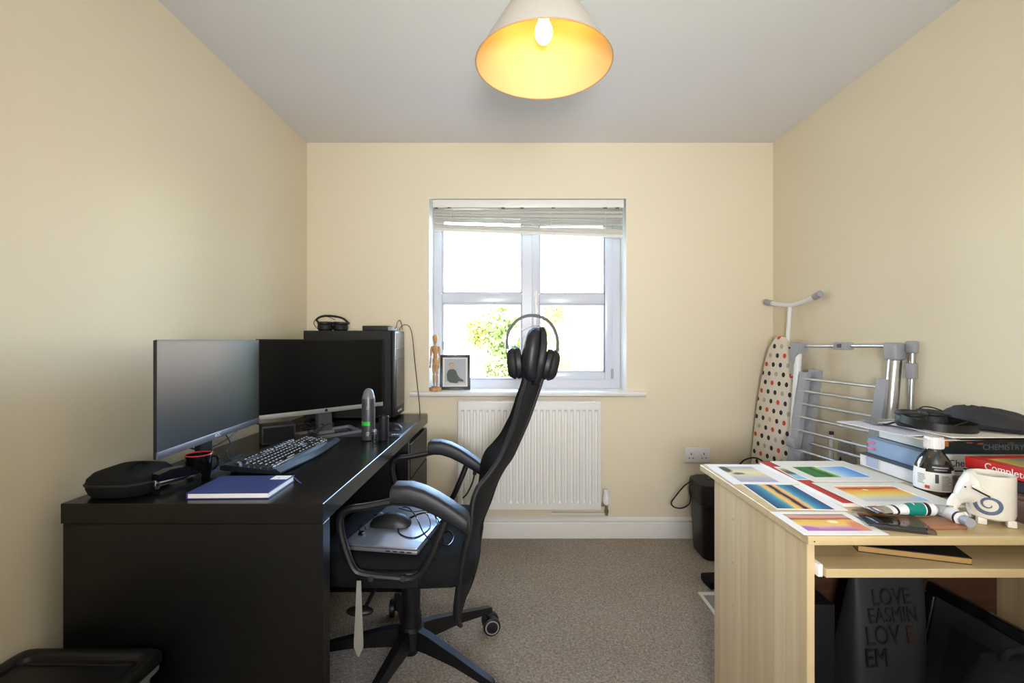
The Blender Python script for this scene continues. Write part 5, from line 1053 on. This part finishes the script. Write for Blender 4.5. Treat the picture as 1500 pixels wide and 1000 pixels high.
# ------------------------------------------------------------------ on the pull-out shelf and under the desk
t_ = thing('sketch_book', 'black sketch book with gilt page edges on the pull-out shelf', 'book', (.872, 1.068, .6705), -18)
MB().bx(-.10, .10, -.07, .10, 0, .0015).build('back_cover', m_bcov, t_, 0); MB().bx(-.099, .099, -.0695, .099, .0016, .0125).build('page_block', mat('gilt_page_edge', (170, 134, 80), .5), t_, 0); MB().bx(-.10, .10, -.07, .10, .0126, .0145).build('front_cover', m_bcov, t_, 0)
t_ = thing('pencil_tin', 'flat reddish box at the side of the pull-out shelf', 'box', (.70, 1.16, .6705), 0)
MB().bx(-.06, .06, -.07, .07, 0, .020, .002).build('tray', mat('rose_brown_tin', (150, 100, 84), .4), t_); MB().bx(-.061, .061, -.071, .071, .0205, .026, .002).build('lid', mat('sand_tin_lid', (178, 150, 108), .4), t_)
bxk = thing('cardboard_carton', 'black printed carton standing under the desk beside the side panel', 'box', (.735, 1.27, 0))
MB().bx(-.10, .085, -.07, .07, .001, .46, .003).build('carton', mat('black_carton', (20, 20, 22), .5), bxk)
lettering('am', .026, m_grey, bxk, (-.028, -.0706, .385), (R(90), 0, 0), .0003); lettering('r', .026, m_grey, bxk, (-.028, -.0706, .358), (R(90), 0, 0), .0003)
bg = thing('carrier_bag', 'pale carrier bag, darkened for shade, printed with the word love under the desk', 'bag', (.965, 1.25, 0), 5)
m_bag = mat('shaded_grey_white_bag', (44, 44, 47), .6, bump=.2, bscale=20)  # shade under the desk put into the bag's dark colour
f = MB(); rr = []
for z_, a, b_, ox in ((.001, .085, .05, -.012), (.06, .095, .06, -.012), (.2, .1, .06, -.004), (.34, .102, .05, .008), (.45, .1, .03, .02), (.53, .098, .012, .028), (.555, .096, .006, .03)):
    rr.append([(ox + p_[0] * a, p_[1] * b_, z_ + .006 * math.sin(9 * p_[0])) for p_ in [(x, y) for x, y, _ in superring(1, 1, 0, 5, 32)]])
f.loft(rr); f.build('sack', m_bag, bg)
m_bt = mat('black_bag_print', (14, 13, 14), .6); m_br = mat('shaded_red_bag_print', (60, 18, 18), .6)  # red print darkened along with the bag for the under-desk shade
for txt, sz, x, z_, y, rx in (('LOVE', .056, -.045, .452, -.0365, 79), ('EASMIN', .05, -.062, .412, -.044, 79), ('LOV', .062, -.075, .362, -.0525, 79), ('EM', .062, -.085, .312, -.0605, 84)):
    lettering(txt, sz, m_bt, bg, (x, y, z_), (R(rx), 0, R(0)), .0006, name='printed_word', sx=.8)
lettering('E', .056, m_br, bg, (.036, -.0525, .362), (R(79), 0, 0), .0006, name='printed_word', sx=.8)
f = MB(); f.tube(cr([(.0, 0, .55), (.02, -.01, .60), (.06, -.01, .615), (.10, -.005, .60), (.11, 0, .55)], 6), .004, 6); f.build('handle', m_bt, bg)
fr2 = thing('picture_frame', 'large dark framed picture with a shiny metal edge leaning under the desk', 'picture frame', (1.098, 1.165, .006), rot=(0, R(13), R(4)))
L2, H2 = .17, .455
for nm, a in (('top', (-.014, .014, -L2, L2, H2 - .03, H2)), ('bottom', (-.014, .014, -L2, L2, 0, .03)), ('side', (-.014, .014, -L2, -L2 + .03, .03, H2 - .03)), ('side', (-.014, .014, L2 - .03, L2, .03, H2 - .03))): MB().bx(*a, .006, 3).build('frame_rail', mat('polished_gunmetal', (70, 72, 78), .18, metal=.9), fr2)
MB().bx(-.004, .008, -L2 + .028, L2 - .028, .028, H2 - .028).build('mount', mat('shaded_grey_mount', (48, 48, 50), .7), fr2, 0); MB().bx(-.006, -.004, -L2 + .08, L2 - .08, .08, H2 - .08).build('picture', mat('dark_picture', (30, 32, 34), .6, var=.4, vscale=9), fr2, 0)  # mount colour darkened to carry the shade under the desk
rk = thing('black_rucksack', 'black bag slumped in front of the framed picture under the desk', 'bag', (.955, .89, 0), 0)
f = MB(); f.loft([superring(a, b_, z_, 3, 28) for z_, a, b_ in ((.001, .085, .05), (.03, .095, .055), (.3, .094, .055), (.44, .085, .05), (.50, .06, .04), (.52, .02, .02))]); f.build('body', m_fabric, rk)
f = MB(); f.loft([superring(a, b_, z_, 3, 28) for z_, a, b_ in ((.44, .090, .054), (.47, .087, .053), (.522, .056, .036), (.53, .02, .02))]); f.build('flap', m_fabric, rk); f = MB(); f.tube(cr([(-.03, 0, .52), (-.02, 0, .545), (.02, 0, .545), (.03, 0, .52)], 5), .006, 8); f.build('grab_handle', m_fabric, rk)
t_ = thing('loose_papers', 'stack of pale papers on the floor under the desk before the carrier bag', 'papers', (.93, 1.09, .001), 14)
for k in range(3): q = MB().bx(-.075, .075, -.05, .05, .0022 * k, .0022 * k + .002).build('sheet', m_paper, t_, 0); q.rotation_euler = (0, 0, R(6 * k))
